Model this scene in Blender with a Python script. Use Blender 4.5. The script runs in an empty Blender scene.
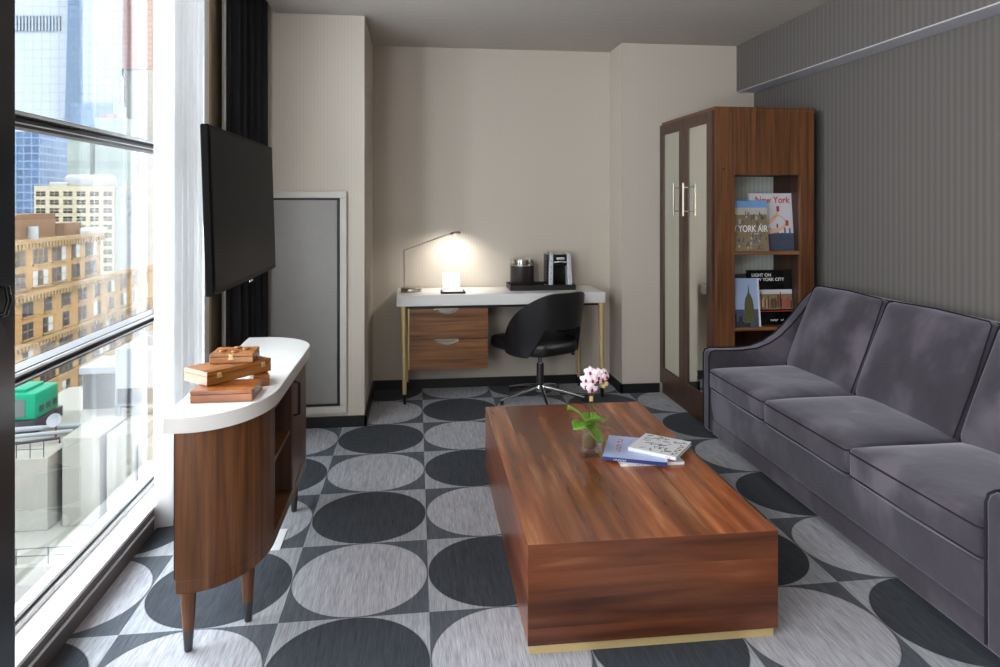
import bpy, bmesh, math, random
from mathutils import Vector, Matrix
random.seed(7)
C = bpy.context.scene.collection
sc = bpy.context.scene
PI = math.pi

# ------------------------------------------------------------------ camera
cam_d = bpy.data.cameras.new('camera'); cam = bpy.data.objects.new('camera', cam_d); C.objects.link(cam)
cam.location = (0, 0, 1.42); cam.rotation_euler = (PI/2, 0, -0.1231)
cam_d.sensor_width = 36; cam_d.lens = 24.41; cam_d.shift_y = -0.1319; cam_d.clip_start = 0.05; cam_d.clip_end = 5000
sc.camera = cam

# ------------------------------------------------------------------ world, sun, big lights, exposure
w = bpy.data.worlds.new('sky'); sc.world = w; w.use_nodes = True
bg = w.node_tree.nodes['Background']; bg.inputs[0].default_value = (0.88, 0.94, 1.0, 1); bg.inputs[1].default_value = 9.0
sd = bpy.data.lights.new('sun', 'SUN'); sd.energy = 6.5; sd.angle = 0.05; sd.color = (1, .95, .87)
sun = bpy.data.objects.new('sun', sd); C.objects.link(sun)
sun.rotation_euler = Vector((-0.55, 0.62, -0.62)).to_track_quat('-Z', 'Y').to_euler(); sun.location = (20, -20, 40)

def area(name, loc, direction, sx, sy, energy, color):
    d = bpy.data.lights.new(name, 'AREA'); d.shape = 'RECTANGLE'; d.size = sx; d.size_y = sy; d.energy = energy; d.color = color
    o = bpy.data.objects.new(name, d); C.objects.link(o); o.location = loc
    o.rotation_euler = Vector(direction).to_track_quat('-Z', 'Y').to_euler(); return o
# added unseen area lamps on the solid left wall, standing in for window daylight
area('fill_lamp_side', (-1.05, 0.55, 1.35), (1, 0.12, -0.05), 2.4, 2.1, 90, (.96, .97, 1.0))
area('fill_lamp_rear', (-1.05, -1.6, 1.35), (1, 0.25, -0.05), 1.6, 2.1, 30, (.96, .97, 1.0))
# added unseen fill lamp below the ceiling behind the camera
area('fill_lamp_ceiling', (1.2, -0.9, 2.5), (0, 0.35, -1), 0.9, 0.9, 22, (1, .93, .85))
vs = sc.view_settings
vs.view_transform = 'Standard'; vs.look = 'None'; vs.gamma = 1; vs.use_curve_mapping = False; vs.exposure = 0.62
cy = sc.cycles
cy.use_denoising = True
try: cy.denoiser = 'OPENIMAGEDENOISE'
except Exception: pass
cy.max_bounces = 10; cy.diffuse_bounces = 5; cy.glossy_bounces = 4; cy.transmission_bounces = 6; cy.transparent_max_bounces = 12
cy.sample_clamp_indirect = 6; cy.caustics_reflective = False; cy.caustics_refractive = False

# ------------------------------------------------------------------ materials
def srgb(r, g, b):
    f = lambda c: (c/255/12.92) if c/255 <= .04045 else ((c/255+.055)/1.055)**2.4
    return (f(r), f(g), f(b), 1)
MATS = {}
def newmat(name):
    m = bpy.data.materials.new(name); m.use_nodes = True; MATS[name] = m
    return m, m.node_tree.nodes, m.node_tree.links, m.node_tree.nodes['Principled BSDF']
def N(ns, t, **k):
    n = ns.new(t)
    for a, b in k.items(): setattr(n, a, b)
    return n
def mathn(ns, ls, op, a, b=None, c=None):
    n = N(ns, 'ShaderNodeMath', operation=op)
    for i, v in enumerate((a, b, c)):
        if v is None: continue
        if isinstance(v, (int, float)): n.inputs[i].default_value = v
        else: ls.new(v, n.inputs[i])
    return n.outputs[0]
def mixc(ns, ls, fac, a, b):
    n = N(ns, 'ShaderNodeMix', data_type='RGBA')
    for i, v in ((0, fac), (6, a), (7, b)):
        if isinstance(v, (int, float)): n.inputs[i].default_value = v
        elif isinstance(v, tuple): n.inputs[i].default_value = v
        else: ls.new(v, n.inputs[i])
    return n.outputs[2]
def ramp(ns, ls, fac, stops):
    n = N(ns, 'ShaderNodeValToRGB'); e = n.color_ramp.elements
    while len(e) < len(stops): e.new(0.5)
    for i, (p, c) in enumerate(stops): e[i].position = p; e[i].color = c
    ls.new(fac, n.inputs[0]); return n.outputs[0]
def noise(ns, ls, vec, scale, detail=3, rough=.5, dist=0):
    n = N(ns, 'ShaderNodeTexNoise'); n.inputs['Scale'].default_value = scale; n.inputs['Detail'].default_value = detail
    n.inputs['Roughness'].default_value = rough; n.inputs['Distortion'].default_value = dist
    if vec is not None: ls.new(vec, n.inputs['Vector'])
    return n.outputs['Fac']
def mapping(ns, ls, vec, scale, loc=(0, 0, 0), rot=(0, 0, 0)):
    n = N(ns, 'ShaderNodeMapping'); n.inputs['Scale'].default_value = scale; n.inputs['Location'].default_value = loc; n.inputs['Rotation'].default_value = rot
    ls.new(vec, n.inputs['Vector']); return n.outputs[0]
def ocoord(ns): return ns.new('ShaderNodeTexCoord').outputs['Object']
def bump(ns, ls, b, h, strength, dist=.002):
    n = N(ns, 'ShaderNodeBump'); n.inputs['Strength'].default_value = strength; n.inputs['Distance'].default_value = dist
    ls.new(h, n.inputs['Height']); ls.new(n.outputs[0], b.inputs['Normal'])

def plain(name, col, rough=.5, metal=0, spec=None, var=0.06, vscale=20, coat=0, emit=None):
    """a plain surface with slight procedural mottling"""
    m, ns, ls, b = newmat(name)
    f = noise(ns, ls, ocoord(ns), vscale, 3)
    a = tuple(min(1, c*(1-var)) for c in col[:3])+(1,); d = tuple(min(1, c*(1+var)) for c in col[:3])+(1,)
    ls.new(mixc(ns, ls, f, a, d), b.inputs['Base Color'])
    b.inputs['Roughness'].default_value = rough; b.inputs['Metallic'].default_value = metal
    if spec is not None: b.inputs['Specular IOR Level'].default_value = spec
    if coat: b.inputs['Coat Weight'].default_value = coat; b.inputs['Coat Roughness'].default_value = .1
    if emit: b.inputs['Emission Color'].default_value = emit[0]; b.inputs['Emission Strength'].default_value = emit[1]
    return m

def wood(name, stops, axis='Z', rough=.35, plank=None, scale=1.0, streak=14, coat=0.0, planklo=.6, plankhi=1.3, dist=.25):
    """grain runs along axis; plank=(axis,width) varies tone and grain board by board"""
    m, ns, ls, b = newmat(name)
    co = ocoord(ns); sep = N(ns, 'ShaderNodeSeparateXYZ'); ls.new(co, sep.inputs[0])
    vec = co; tone = None
    if plank:
        a = {'X': 0, 'Y': 1, 'Z': 2}[plank[0]]
        k = mathn(ns, ls, 'FLOOR', mathn(ns, ls, 'MULTIPLY', sep.outputs[a], 1/plank[1]))
        wn = N(ns, 'ShaderNodeTexWhiteNoise', noise_dimensions='1D'); ls.new(k, wn.inputs['W'])
        ad = N(ns, 'ShaderNodeVectorMath', operation='MULTIPLY_ADD')
        ls.new(wn.outputs['Color'], ad.inputs[0]); ad.inputs[1].default_value = (7, 7, 7); ls.new(co, ad.inputs[2])
        vec = ad.outputs[0]; tone = wn.outputs['Value']
    s = [streak]*3; s['XYZ'.index(axis)] = 1.1
    mv = mapping(ns, ls, vec, tuple(x*scale for x in s))
    f = noise(ns, ls, mv, 1.6, 5, .5, dist)
    s2 = [90.]*3; s2['XYZ'.index(axis)] = 3.
    g = noise(ns, ls, mapping(ns, ls, vec, tuple(x*scale for x in s2)), 2.0, 3)
    c = ramp(ns, ls, f, stops)
    dk = mixc(ns, ls, mathn(ns, ls, 'MULTIPLY', g, .55), (1, 1, 1, 1), (.45, .4, .36, 1))
    mu = N(ns, 'ShaderNodeMix', data_type='RGBA', blend_type='MULTIPLY'); mu.inputs[0].default_value = 1
    ls.new(c, mu.inputs[6]); ls.new(dk, mu.inputs[7]); out = mu.outputs[2]
    if tone is not None:
        mr = N(ns, 'ShaderNodeMapRange'); ls.new(tone, mr.inputs[0]); mr.inputs[3].default_value = planklo; mr.inputs[4].default_value = plankhi
        vm = N(ns, 'ShaderNodeVectorMath', operation='SCALE'); ls.new(out, vm.inputs[0]); ls.new(mr.outputs[0], vm.inputs['Scale']); out = vm.outputs[0]
    ls.new(out, b.inputs['Base Color']); b.inputs['Roughness'].default_value = rough
    if coat: b.inputs['Coat Weight'].default_value = coat; b.inputs['Coat Roughness'].default_value = .18
    bump(ns, ls, b, g, .12, .001)
    return m

def glassmat(name, tint=(1, 1, 1, 1), gloss=(1, 1, 1, 1), ior=1.5, rough=0.0, extra=0.0):
    m, ns, ls, b = newmat(name); ns.remove(b); o = ns['Material Output']
    t = N(ns, 'ShaderNodeBsdfTransparent'); t.inputs[0].default_value = tint
    g = N(ns, 'ShaderNodeBsdfGlossy'); g.inputs['Color'].default_value = gloss; g.inputs['Roughness'].default_value = rough
    lw = N(ns, 'ShaderNodeLayerWeight'); lw.inputs[0].default_value = .5; f0 = ((ior-1)/(ior+1))**2
    fr = mathn(ns, ls, 'MULTIPLY_ADD', mathn(ns, ls, 'POWER', lw.outputs['Facing'], 5), 1-f0, f0+extra)   # Schlick, same from both sides
    mx = N(ns, 'ShaderNodeMixShader'); ls.new(fr, mx.inputs[0]); ls.new(t.outputs[0], mx.inputs[1]); ls.new(g.outputs[0], mx.inputs[2])
    ls.new(mx.outputs[0], o.inputs[0]); return m

def carpet():
    m, ns, ls, b = newmat('carpet_circles'); co = ocoord(ns)
    sep = N(ns, 'ShaderNodeSeparateXYZ'); ls.new(co, sep.inputs[0]); S = .506
    u = mathn(ns, ls, 'MULTIPLY', mathn(ns, ls, 'ADD', sep.outputs[0], -.045+20*S), 1/S)
    v = mathn(ns, ls, 'MULTIPLY', mathn(ns, ls, 'ADD', sep.outputs[1], -2.358+20*S), 1/S)
    fu = mathn(ns, ls, 'SUBTRACT', mathn(ns, ls, 'FRACT', u), .5); fv = mathn(ns, ls, 'SUBTRACT', mathn(ns, ls, 'FRACT', v), .5)
    r = mathn(ns, ls, 'SQRT', mathn(ns, ls, 'ADD', mathn(ns, ls, 'MULTIPLY', fu, fu), mathn(ns, ls, 'MULTIPLY', fv, fv)))
    inside = mathn(ns, ls, 'LESS_THAN', r, .495)
    par = mathn(ns, ls, 'MODULO', mathn(ns, ls, 'ADD', mathn(ns, ls, 'FLOOR', u), mathn(ns, ls, 'FLOOR', v)), 2)
    par = mathn(ns, ls, 'GREATER_THAN', par, .5)
    st = noise(ns, ls, mapping(ns, ls, co, (260, 14, 1)), 1, 3, .6)
    st2 = noise(ns, ls, mapping(ns, ls, co, (70, 5, 1)), 1, 2)
    circ = mixc(ns, ls, par, srgb(52, 57, 64), srgb(162, 164, 171))
    corn = mixc(ns, ls, par, srgb(150, 154, 160), srgb(76, 82, 89))
    c = mixc(ns, ls, inside, corn, circ)
    k = mathn(ns, ls, 'ADD', mathn(ns, ls, 'MULTIPLY', st, 1.5), mathn(ns, ls, 'MULTIPLY', st2, .8))
    k = mathn(ns, ls, 'ADD', k, -.12)
    rim = mathn(ns, ls, 'LESS_THAN', mathn(ns, ls, 'ABSOLUTE', mathn(ns, ls, 'SUBTRACT', r, .495)), .006)
    k = mathn(ns, ls, 'MULTIPLY', k, mathn(ns, ls, 'SUBTRACT', 1, mathn(ns, ls, 'MULTIPLY', rim, .35)))
    vm = N(ns, 'ShaderNodeVectorMath', operation='SCALE'); ls.new(c, vm.inputs[0]); ls.new(k, vm.inputs['Scale'])
    ls.new(vm.outputs[0], b.inputs['Base Color']); b.inputs['Roughness'].default_value = .95; b.inputs['Specular IOR Level'].default_value = .1; b.inputs['Sheen Weight'].default_value = .08; b.inputs['Sheen Roughness'].default_value = .5
    bump(ns, ls, b, st, .5, .003)
    return m

def wallpaper(name, ca, cb, pitch, fine=.35, cross=(1, 1, 0)):
    m, ns, ls, b = newmat(name); co = ocoord(ns)
    sep = N(ns, 'ShaderNodeSeparateXYZ'); ls.new(co, sep.inputs[0])
    h = mathn(ns, ls, 'ADD', sep.outputs[0], sep.outputs[1])
    wv = mathn(ns, ls, 'SINE', mathn(ns, ls, 'MULTIPLY', h, 2*PI/pitch))
    wv = mathn(ns, ls, 'MULTIPLY_ADD', wv, .5, .5)
    n1 = noise(ns, ls, mapping(ns, ls, co, (1, 1, .02)), 420, 2)
    n2 = noise(ns, ls, mapping(ns, ls, co, (1, 1, 8)), 60, 2)
    f = mathn(ns, ls, 'ADD', mathn(ns, ls, 'MULTIPLY', wv, 1-fine), mathn(ns, ls, 'MULTIPLY', n1, fine))
    f = mathn(ns, ls, 'MULTIPLY_ADD', n2, .15, f)
    ls.new(mixc(ns, ls, f, ca, cb), b.inputs['Base Color']); b.inputs['Roughness'].default_value = .8; b.inputs['Specular IOR Level'].default_value = .25
    return m

def velvet():
    m, ns, ls, b = newmat('grey_velvet'); co = ocoord(ns)
    f = noise(ns, ls, mapping(ns, ls, co, (1, 1, .8)), 3, 4, .5, .2)
    g = noise(ns, ls, co, 220, 2)
    c = ramp(ns, ls, f, [(.32, srgb(44, 40, 46)), (.5, srgb(60, 55, 63)), (.64, srgb(96, 90, 99))])
    ls.new(c, b.inputs['Base Color']); b.inputs['Roughness'].default_value = .75; b.inputs['Specular IOR Level'].default_value = .2
    b.inputs['Sheen Weight'].default_value = .48; b.inputs['Sheen Roughness'].default_value = .5; b.inputs['Sheen Tint'].default_value = (.8, .8, .92, 1)
    f2 = noise(ns, ls, mapping(ns, ls, co, (1, 1, 1)), 5, 3, .5, .1)
    n = N(ns, 'ShaderNodeBump'); n.inputs['Strength'].default_value = .5; n.inputs['Distance'].default_value = .012; ls.new(f2, n.inputs['Height'])
    n2 = N(ns, 'ShaderNodeBump'); n2.inputs['Strength'].default_value = .15; n2.inputs['Distance'].default_value = .001; ls.new(g, n2.inputs['Height'])
    ls.new(n.outputs[0], n2.inputs['Normal']); ls.new(n2.outputs[0], b.inputs['Normal'])
    return m

def sheer():
    m, ns, ls, b = newmat('white_sheer'); ns.remove(b); o = ns['Material Output']
    co = ocoord(ns); f = noise(ns, ls, mapping(ns, ls, co, (1, 1, .2)), 90, 2)
    d = N(ns, 'ShaderNodeBsdfDiffuse'); ls.new(mixc(ns, ls, f, (.70, .70, .70, 1), (.80, .80, .80, 1)), d.inputs[0])
    t = N(ns, 'ShaderNodeBsdfTranslucent'); t.inputs[0].default_value = (.38, .38, .38, 1)
    tr = N(ns, 'ShaderNodeBsdfTransparent')
    m1 = N(ns, 'ShaderNodeMixShader'); m1.inputs[0].default_value = .6; ls.new(d.outputs[0], m1.inputs[1]); ls.new(t.outputs[0], m1.inputs[2])
    m2 = N(ns, 'ShaderNodeMixShader'); m2.inputs[0].default_value = .12; ls.new(m1.outputs[0], m2.inputs[1]); ls.new(tr.outputs[0], m2.inputs[2])
    ls.new(m2.outputs[0], o.inputs[0]); return m

def curtainwall(name, glass, line, px, pz, lw=.12, rough=.25, metal=.0, line2=None, var=.25, linez=None):
    """a tower skin: a grid of panes px by pz metres with mullion lines"""
    m, ns, ls, b = newmat(name); co = ocoord(ns)
    sep = N(ns, 'ShaderNodeSeparateXYZ'); ls.new(co, sep.inputs[0])
    h = mathn(ns, ls, 'ADD', sep.outputs[0], sep.outputs[1])
    a = mathn(ns, ls, 'FRACT', mathn(ns, ls, 'MULTIPLY', h, 1/px)); c = mathn(ns, ls, 'FRACT', mathn(ns, ls, 'MULTIPLY', sep.outputs[2], 1/pz))
    lz = lw if linez is None else linez
    lines = mathn(ns, ls, 'MAXIMUM', mathn(ns, ls, 'LESS_THAN', a, lw), mathn(ns, ls, 'LESS_THAN', c, lz))
    cm = N(ns, 'ShaderNodeCombineXYZ'); ls.new(mathn(ns, ls, 'FLOOR', mathn(ns, ls, 'MULTIPLY', h, 1/px)), cm.inputs[0]); ls.new(mathn(ns, ls, 'FLOOR', mathn(ns, ls, 'MULTIPLY', sep.outputs[2], 1/pz)), cm.inputs[1])
    wn = N(ns, 'ShaderNodeTexWhiteNoise', noise_dimensions='2D'); ls.new(cm.outputs[0], wn.inputs['Vector'])
    dark = tuple(x*(1-var) for x in glass[:3])+(1,)
    gl = mixc(ns, ls, wn.outputs['Value'], glass, dark)
    ls.new(mixc(ns, ls, lines, gl, line), b.inputs['Base Color']); b.inputs['Roughness'].default_value = rough; b.inputs['Metallic'].default_value = metal
    return m

def brickmat(name, c1, c2, mortar, sx=4.0):
    m, ns, ls, b = newmat(name); co = ocoord(ns)
    sep = N(ns, 'ShaderNodeSeparateXYZ'); ls.new(co, sep.inputs[0])
    cm = N(ns, 'ShaderNodeCombineXYZ'); ls.new(mathn(ns, ls, 'ADD', sep.outputs[0], sep.outputs[1]), cm.inputs[0]); ls.new(sep.outputs[2], cm.inputs[1])
    br = N(ns, 'ShaderNodeTexBrick'); br.inputs['Color1'].default_value = c1; br.inputs['Color2'].default_value = c2; br.inputs['Mortar'].default_value = mortar
    br.inputs['Scale'].default_value = sx; br.inputs['Mortar Size'].default_value = .03; ls.new(cm.outputs[0], br.inputs['Vector'])
    f = noise(ns, ls, co, .5, 5)
    mu = N(ns, 'ShaderNodeMix', data_type='RGBA', blend_type='MULTIPLY'); mu.inputs[0].default_value = .5
    ls.new(br.outputs['Color'], mu.inputs[6]); ls.new(mixc(ns, ls, f, (.6, .6, .6, 1), (1.2, 1.2, 1.2, 1)), mu.inputs[7])
    ls.new(mu.outputs[2], b.inputs['Base Color']); b.inputs['Roughness'].default_value = .9
    return m

M_carpet = carpet()
M_paper = wallpaper('beige_wallpaper', srgb(190, 181, 169), srgb(202, 194, 182), .021, .6)
M_paper_grey = wallpaper('grey_striped_wallpaper', srgb(94, 90, 88), srgb(108, 104, 101), .042, .25)
M_soffit = plain('beam_underside_pale', srgb(196, 198, 206), .8)
M_ceil = plain('ceiling_paint', srgb(182, 175, 168), .9)
M_base = plain('black_baseboard', srgb(22, 22, 25), .45)
M_velvet = velvet()
M_pipe = plain('velvet_piping', srgb(44, 42, 49), 1, 0, .05)
M_wtop = wood('table_planks_top', [(.18, srgb(88, 46, 27)), (.42, srgb(128, 70, 40)), (.60, srgb(160, 94, 56)), (.82, srgb(212, 160, 114))], 'Y', .24, ('X', .104), .9, 12, .2, .68, 1.4, .15)
M_wfront = wood('table_planks_front', [(.28, srgb(56, 30, 18)), (.45, srgb(94, 52, 32)), (.62, srgb(118, 68, 42)), (.8, srgb(158, 110, 72))], 'X', .32, ('Z', .088), .8, 12, .15, .55, 1.05, .5)
M_wside = wood('table_planks_side', [(.28, srgb(72, 36, 22)), (.45, srgb(122, 66, 40)), (.62, srgb(152, 86, 54)), (.8, srgb(190, 134, 90))], 'Y', .3, ('Z', .088), 1.0, 9, .2, .6, 1.2)
M_walnut = wood('walnut', [(.3, srgb(76, 46, 24)), (.5, srgb(106, 67, 38)), (.72, srgb(130, 86, 50))], 'Z', .38, None, 1.3, 26, .1)
M_walnutx = wood('walnut_horizontal', [(.3, srgb(90, 56, 34)), (.5, srgb(122, 82, 50)), (.72, srgb(148, 104, 66))], 'X', .38, None, 1.3, 26, .1)
M_walnutd = wood('dark_walnut', [(.3, srgb(48, 30, 21)), (.5, srgb(72, 46, 32)), (.72, srgb(92, 62, 43))], 'Z', .4, None, 1.3, 12, .1)
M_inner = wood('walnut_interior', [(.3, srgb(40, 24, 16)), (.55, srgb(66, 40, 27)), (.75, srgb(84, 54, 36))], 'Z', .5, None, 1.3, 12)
M_boxwood = wood('acacia_boxes', [(.3, srgb(104, 60, 24)), (.5, srgb(150, 94, 42)), (.72, srgb(184, 124, 62))], 'X', .35, None, 3, 10, .2)
M_boxred = wood('rosewood_box', [(.3, srgb(92, 46, 20)), (.5, srgb(140, 78, 34)), (.72, srgb(176, 106, 50))], 'X', .3, None, 3, 8, .3)
M_stone = plain('white_quartz', srgb(226, 226, 224), .25, 0, None, .03, 60)
M_brass = plain('brushed_brass', srgb(208, 186, 134), .42, .45, None, .06, 60)
M_chrome = plain('chrome', srgb(225, 225, 228), .12, 1)
M_nickel = plain('brushed_nickel', srgb(176, 168, 156), .3, 1)
M_dmetal = plain('dark_metal_tip', srgb(84, 84, 84), .4, .8)
M_black = plain('black_plastic', srgb(20, 20, 22), .4)
M_blackg = plain('black_gloss', srgb(16, 16, 18), .2, 0, .3)
M_tvcase = plain('tv_casing', srgb(14, 14, 15), .5, 0, .05)
M_screen = plain('tv_screen', srgb(26, 26, 28), .4, 0, .03, .02)
M_leather = plain('black_leather', srgb(26, 26, 28), .38, 0, None, .2, 200)
M_blackcloth = plain('black_curtain_cloth', srgb(18, 18, 23), .9)
M_taupe = plain('taupe_reveal', srgb(150, 134, 116), .8)
M_gold = plain('gold_trim', srgb(186, 162, 112), .5, .3)
M_white = plain('white_paint', srgb(232, 232, 232), .4)
M_offwhite = plain('offwhite_frame', srgb(196, 192, 184), .45)
M_panel = plain('grey_panel', srgb(140, 137, 135), .35, 0)
M_frame = plain('dark_window_frame', srgb(30, 31, 35), .35, .4)
M_framel = plain('light_window_rail', srgb(214, 216, 218), .35, .2)
M_fascia = plain('sill_fascia', srgb(96, 92, 92), .5, .2)
M_glass = glassmat('window_glass', (.98, .99, .99, 1), (1, 1, 1, 1), 1.55)
M_vase = glassmat('vase_glass', (.97, .99, .98, 1), (1, 1, 1, 1), 1.5, .02, .05)
M_water = glassmat('acrylic', (.92, .92, .92, 1), (1, 1, 1, 1), 1.4, .05, .08)
M_sheer = sheer()
M_mirror = plain('mirror', srgb(240, 248, 240), .03, 1, None, .01)
M_paperw = plain('white_paper', srgb(236, 236, 238), .6)
M_pages = plain('book_pages', srgb(225, 222, 212), .8)

# ------------------------------------------------------------------ mesh helpers
def box(bm, x0, x1, y0, y1, z0, z1, mat=None, mi=0):
    co = [(x0, y0, z0), (x1, y0, z0), (x1, y1, z0), (x0, y1, z0), (x0, y0, z1), (x1, y0, z1), (x1, y1, z1), (x0, y1, z1)]
    v = [bm.verts.new(mat @ Vector(c) if mat else c) for c in co]
    for f in ((0, 3, 2, 1), (4, 5, 6, 7), (0, 1, 5, 4), (1, 2, 6, 5), (2, 3, 7, 6), (3, 0, 4, 7)):
        fc = bm.faces.new([v[i] for i in f]); fc.material_index = mi
    return v
def frame3(d):
    d = Vector(d).normalized(); a = Vector((0, 0, 1)) if abs(d.z) < .9 else Vector((1, 0, 0))
    x = d.cross(a).normalized(); return x, x.cross(d).normalized()
def tube(bm, pts, r, seg=10, caps=True, mi=0, closed=False):
    pts = [Vector(p) for p in pts]; n = len(pts); rs = r if isinstance(r, (list, tuple)) else [r]*n
    rings = []
    for i, p in enumerate(pts):
        if closed: d = pts[(i+1) % n]-pts[i-1]
        else: d = pts[min(i+1, n-1)]-pts[max(i-1, 0)]
        x, y = frame3(d)
        if rings:
            # keep the ring from twisting
            px = prevx - prevx.dot(d.normalized())*d.normalized(); px.normalize(); x = px; y = x.cross(d.normalized())
        prevx = x
        rings.append([bm.verts.new(p+(x*math.cos(2*PI*k/seg)+y*math.sin(2*PI*k/seg))*rs[i]) for k in range(seg)])
    m = n if closed else n-1
    for i in range(m):
        a, b = rings[i], rings[(i+1) % n]
        for k in range(seg):
            f = bm.faces.new((a[k], a[(k+1) % seg], b[(k+1) % seg], b[k])); f.material_index = mi
    if caps and not closed:
        for rg in (rings[0], rings[-1]):
            f = bm.faces.new(rg); f.material_index = mi
def lathe(bm, prof, cx=0, cy=0, seg=28, mi=0, mat=None):
    rings = []
    for r, z in prof:
        if r < 1e-6: rings.append([bm.verts.new((cx, cy, z))])
        else: rings.append([bm.verts.new((cx+r*math.cos(2*PI*k/seg), cy+r*math.sin(2*PI*k/seg), z)) for k in range(seg)])
    for a, b in zip(rings, rings[1:]):
        for k in range(seg):
            if len(a) == 1 and len(b) == 1: continue
            if len(a) == 1: f = bm.faces.new((a[0], b[(k+1) % seg], b[k]))
            elif len(b) == 1: f = bm.faces.new((a[k], a[(k+1) % seg], b[0]))
            else: f = bm.faces.new((a[k], a[(k+1) % seg], b[(k+1) % seg], b[k]))
            f.material_index = mi
    if mat:
        for rg in rings:
            for v in rg: v.co = mat @ v.co
def prism(bm, pts, a0, a1, axis='Z', mi=0):
    """extrude a 2-D outline along an axis (Z: xy outline, Y: xz outline, X: yz outline)"""
    def P(p, a): return {'Z': (p[0], p[1], a), 'Y': (p[0], a, p[1]), 'X': (a, p[0], p[1])}[axis]
    A = [bm.verts.new(P(p, a0)) for p in pts]; B = [bm.verts.new(P(p, a1)) for p in pts]; n = len(pts)
    fs = [bm.faces.new(A), bm.faces.new(B)]+[bm.faces.new((A[i], A[(i+1) % n], B[(i+1) % n], B[i])) for i in range(n)]
    for f in fs: f.material_index = mi
def strip_wall(bm, pts, th, z0, z1):
    """a wall of thickness th to the left of an open path, from z0 to z1"""
    P2 = [Vector(p) for p in pts]; n = len(P2); inn = []
    for i in range(n):
        d = (P2[min(i+1, n-1)]-P2[max(i-1, 0)]).normalized(); inn.append(P2[i]+Vector((-d.y, d.x))*th)
    ring = []
    for p, q in zip(P2, inn):
        ring.append([bm.verts.new((p.x, p.y, z0)), bm.verts.new((q.x, q.y, z0)), bm.verts.new((q.x, q.y, z1)), bm.verts.new((p.x, p.y, z1))])
    for a, b in zip(ring, ring[1:]):
        for k in range(4): bm.faces.new((a[k], a[(k+1) % 4], b[(k+1) % 4], b[k]))
    bm.faces.new(ring[0]); bm.faces.new(ring[-1])
def surf(bm, f, nu, nv, closed_u=False):
    g = [[bm.verts.new(f(i/nu, j/nv)) for j in range(nv+1)] for i in range(nu+1)]
    for i in range(nu):
        for j in range(nv): bm.faces.new((g[i][j], g[i+1][j], g[i+1][j+1], g[i][j+1]))
    return g
def rbox(bm, cx, cy, cz, hx, hy, hz, r, crown=(0, 0, 0), n=8, mat=None, wob=0, seed=0, warp=None):
    """soft box with rounded edges; crown bulges the faces by that many metres"""
    def ax(h):
        a = [-h, -h+r*.15, -h+r*.45, -h+r]
        inner = [(-h+r)+(2*h-2*r)*i/n for i in range(1, n)]
        return a+inner+[h-r, h-r*.45, h-r*.15, h]
    X, Y, Z = ax(hx), ax(hy), ax(hz); cache = {}
    rnd = random.Random(seed); ph = [rnd.uniform(0, 6) for _ in range(6)]
    def vert(x, y, z):
        k = (round(x, 6), round(y, 6), round(z, 6))
        if k in cache: return cache[k]
        q = Vector((max(-hx+r, min(hx-r, x)), max(-hy+r, min(hy-r, y)), max(-hz+r, min(hz-r, z)))); d = Vector((x, y, z))-q
        p = q+d.normalized()*r if d.length > 1e-9 else Vector((x, y, z))
        u, v, w_ = p.x/hx, p.y/hy, p.z/hz
        p.x += crown[0]*u*(1-v*v)*(1-w_*w_); p.y += crown[1]*v*(1-u*u)*(1-w_*w_); p.z += crown[2]*w_*(1-u**4)*(1-v**4)
        if wob: p += Vector((math.sin(9*p.y+7*p.z+ph[0]), math.sin(11*p.x+6*p.z+ph[1]), math.sin(8*p.x+12*p.y+ph[2])))*wob
        if warp: p = warp(p)
        p += Vector((cx, cy, cz))
        cache[k] = bm.verts.new(mat @ p if mat else p); return cache[k]
    def face(A, B, fn):
        for i in range(len(A)-1):
            for j in range(len(B)-1):
                bm.faces.new([vert(*fn(*c)) for c in ((A[i], B[j]), (A[i+1], B[j]), (A[i+1], B[j+1]), (A[i], B[j+1]))])
    for s in (-1, 1):
        face(X, Y, lambda a, b: (a, b, s*hz)); face(X, Z, lambda a, b: (a, s*hy, b)); face(Y, Z, lambda a, b: (s*hx, a, b))

def obj(name, bm, mats, parent=None, smooth=False, bevel=0, seg=2, loc=None):
    bmesh.ops.recalc_face_normals(bm, faces=bm.faces[:])
    me = bpy.data.meshes.new(name); bm.to_mesh(me); bm.free()
    for m in (mats if isinstance(mats, (list, tuple)) else [mats]): me.materials.append(m)
    o = bpy.data.objects.new(name, me); C.objects.link(o)
    if parent: o.parent = parent
    if loc: o.location = loc
    if smooth or bevel:
        for p in me.polygons: p.use_smooth = True
    if bevel:
        b = o.modifiers.new('bevel', 'BEVEL'); b.width = bevel; b.segments = seg; b.limit_method = 'ANGLE'; b.angle_limit = .6; b.harden_normals = True
    elif smooth:
        try: me.set_sharp_from_angle(angle=.9)
        except Exception: pass
    return o
def B(): return bmesh.new()
def boxo(name, dims, mat, parent=None, bevel=0):
    bm = B(); box(bm, *dims); return obj(name, bm, mat, parent, bevel=bevel)
def thing(name, label, cat, loc=(0, 0, 0), rz=0, group=None):
    o = bpy.data.objects.new(name, None); C.objects.link(o); o.location = loc; o.rotation_euler = (0, 0, rz)
    o.empty_display_size = .1; o['label'] = label; o['category'] = cat
    if group: o['group'] = group
    return o
def tag(o, label, cat, group=None):
    o['label'] = label; o['category'] = cat
    if group: o['group'] = group
    return o
def struct(o): o['kind'] = 'structure'; return o
def lab(o, s): o['label'] = s; return o
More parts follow.
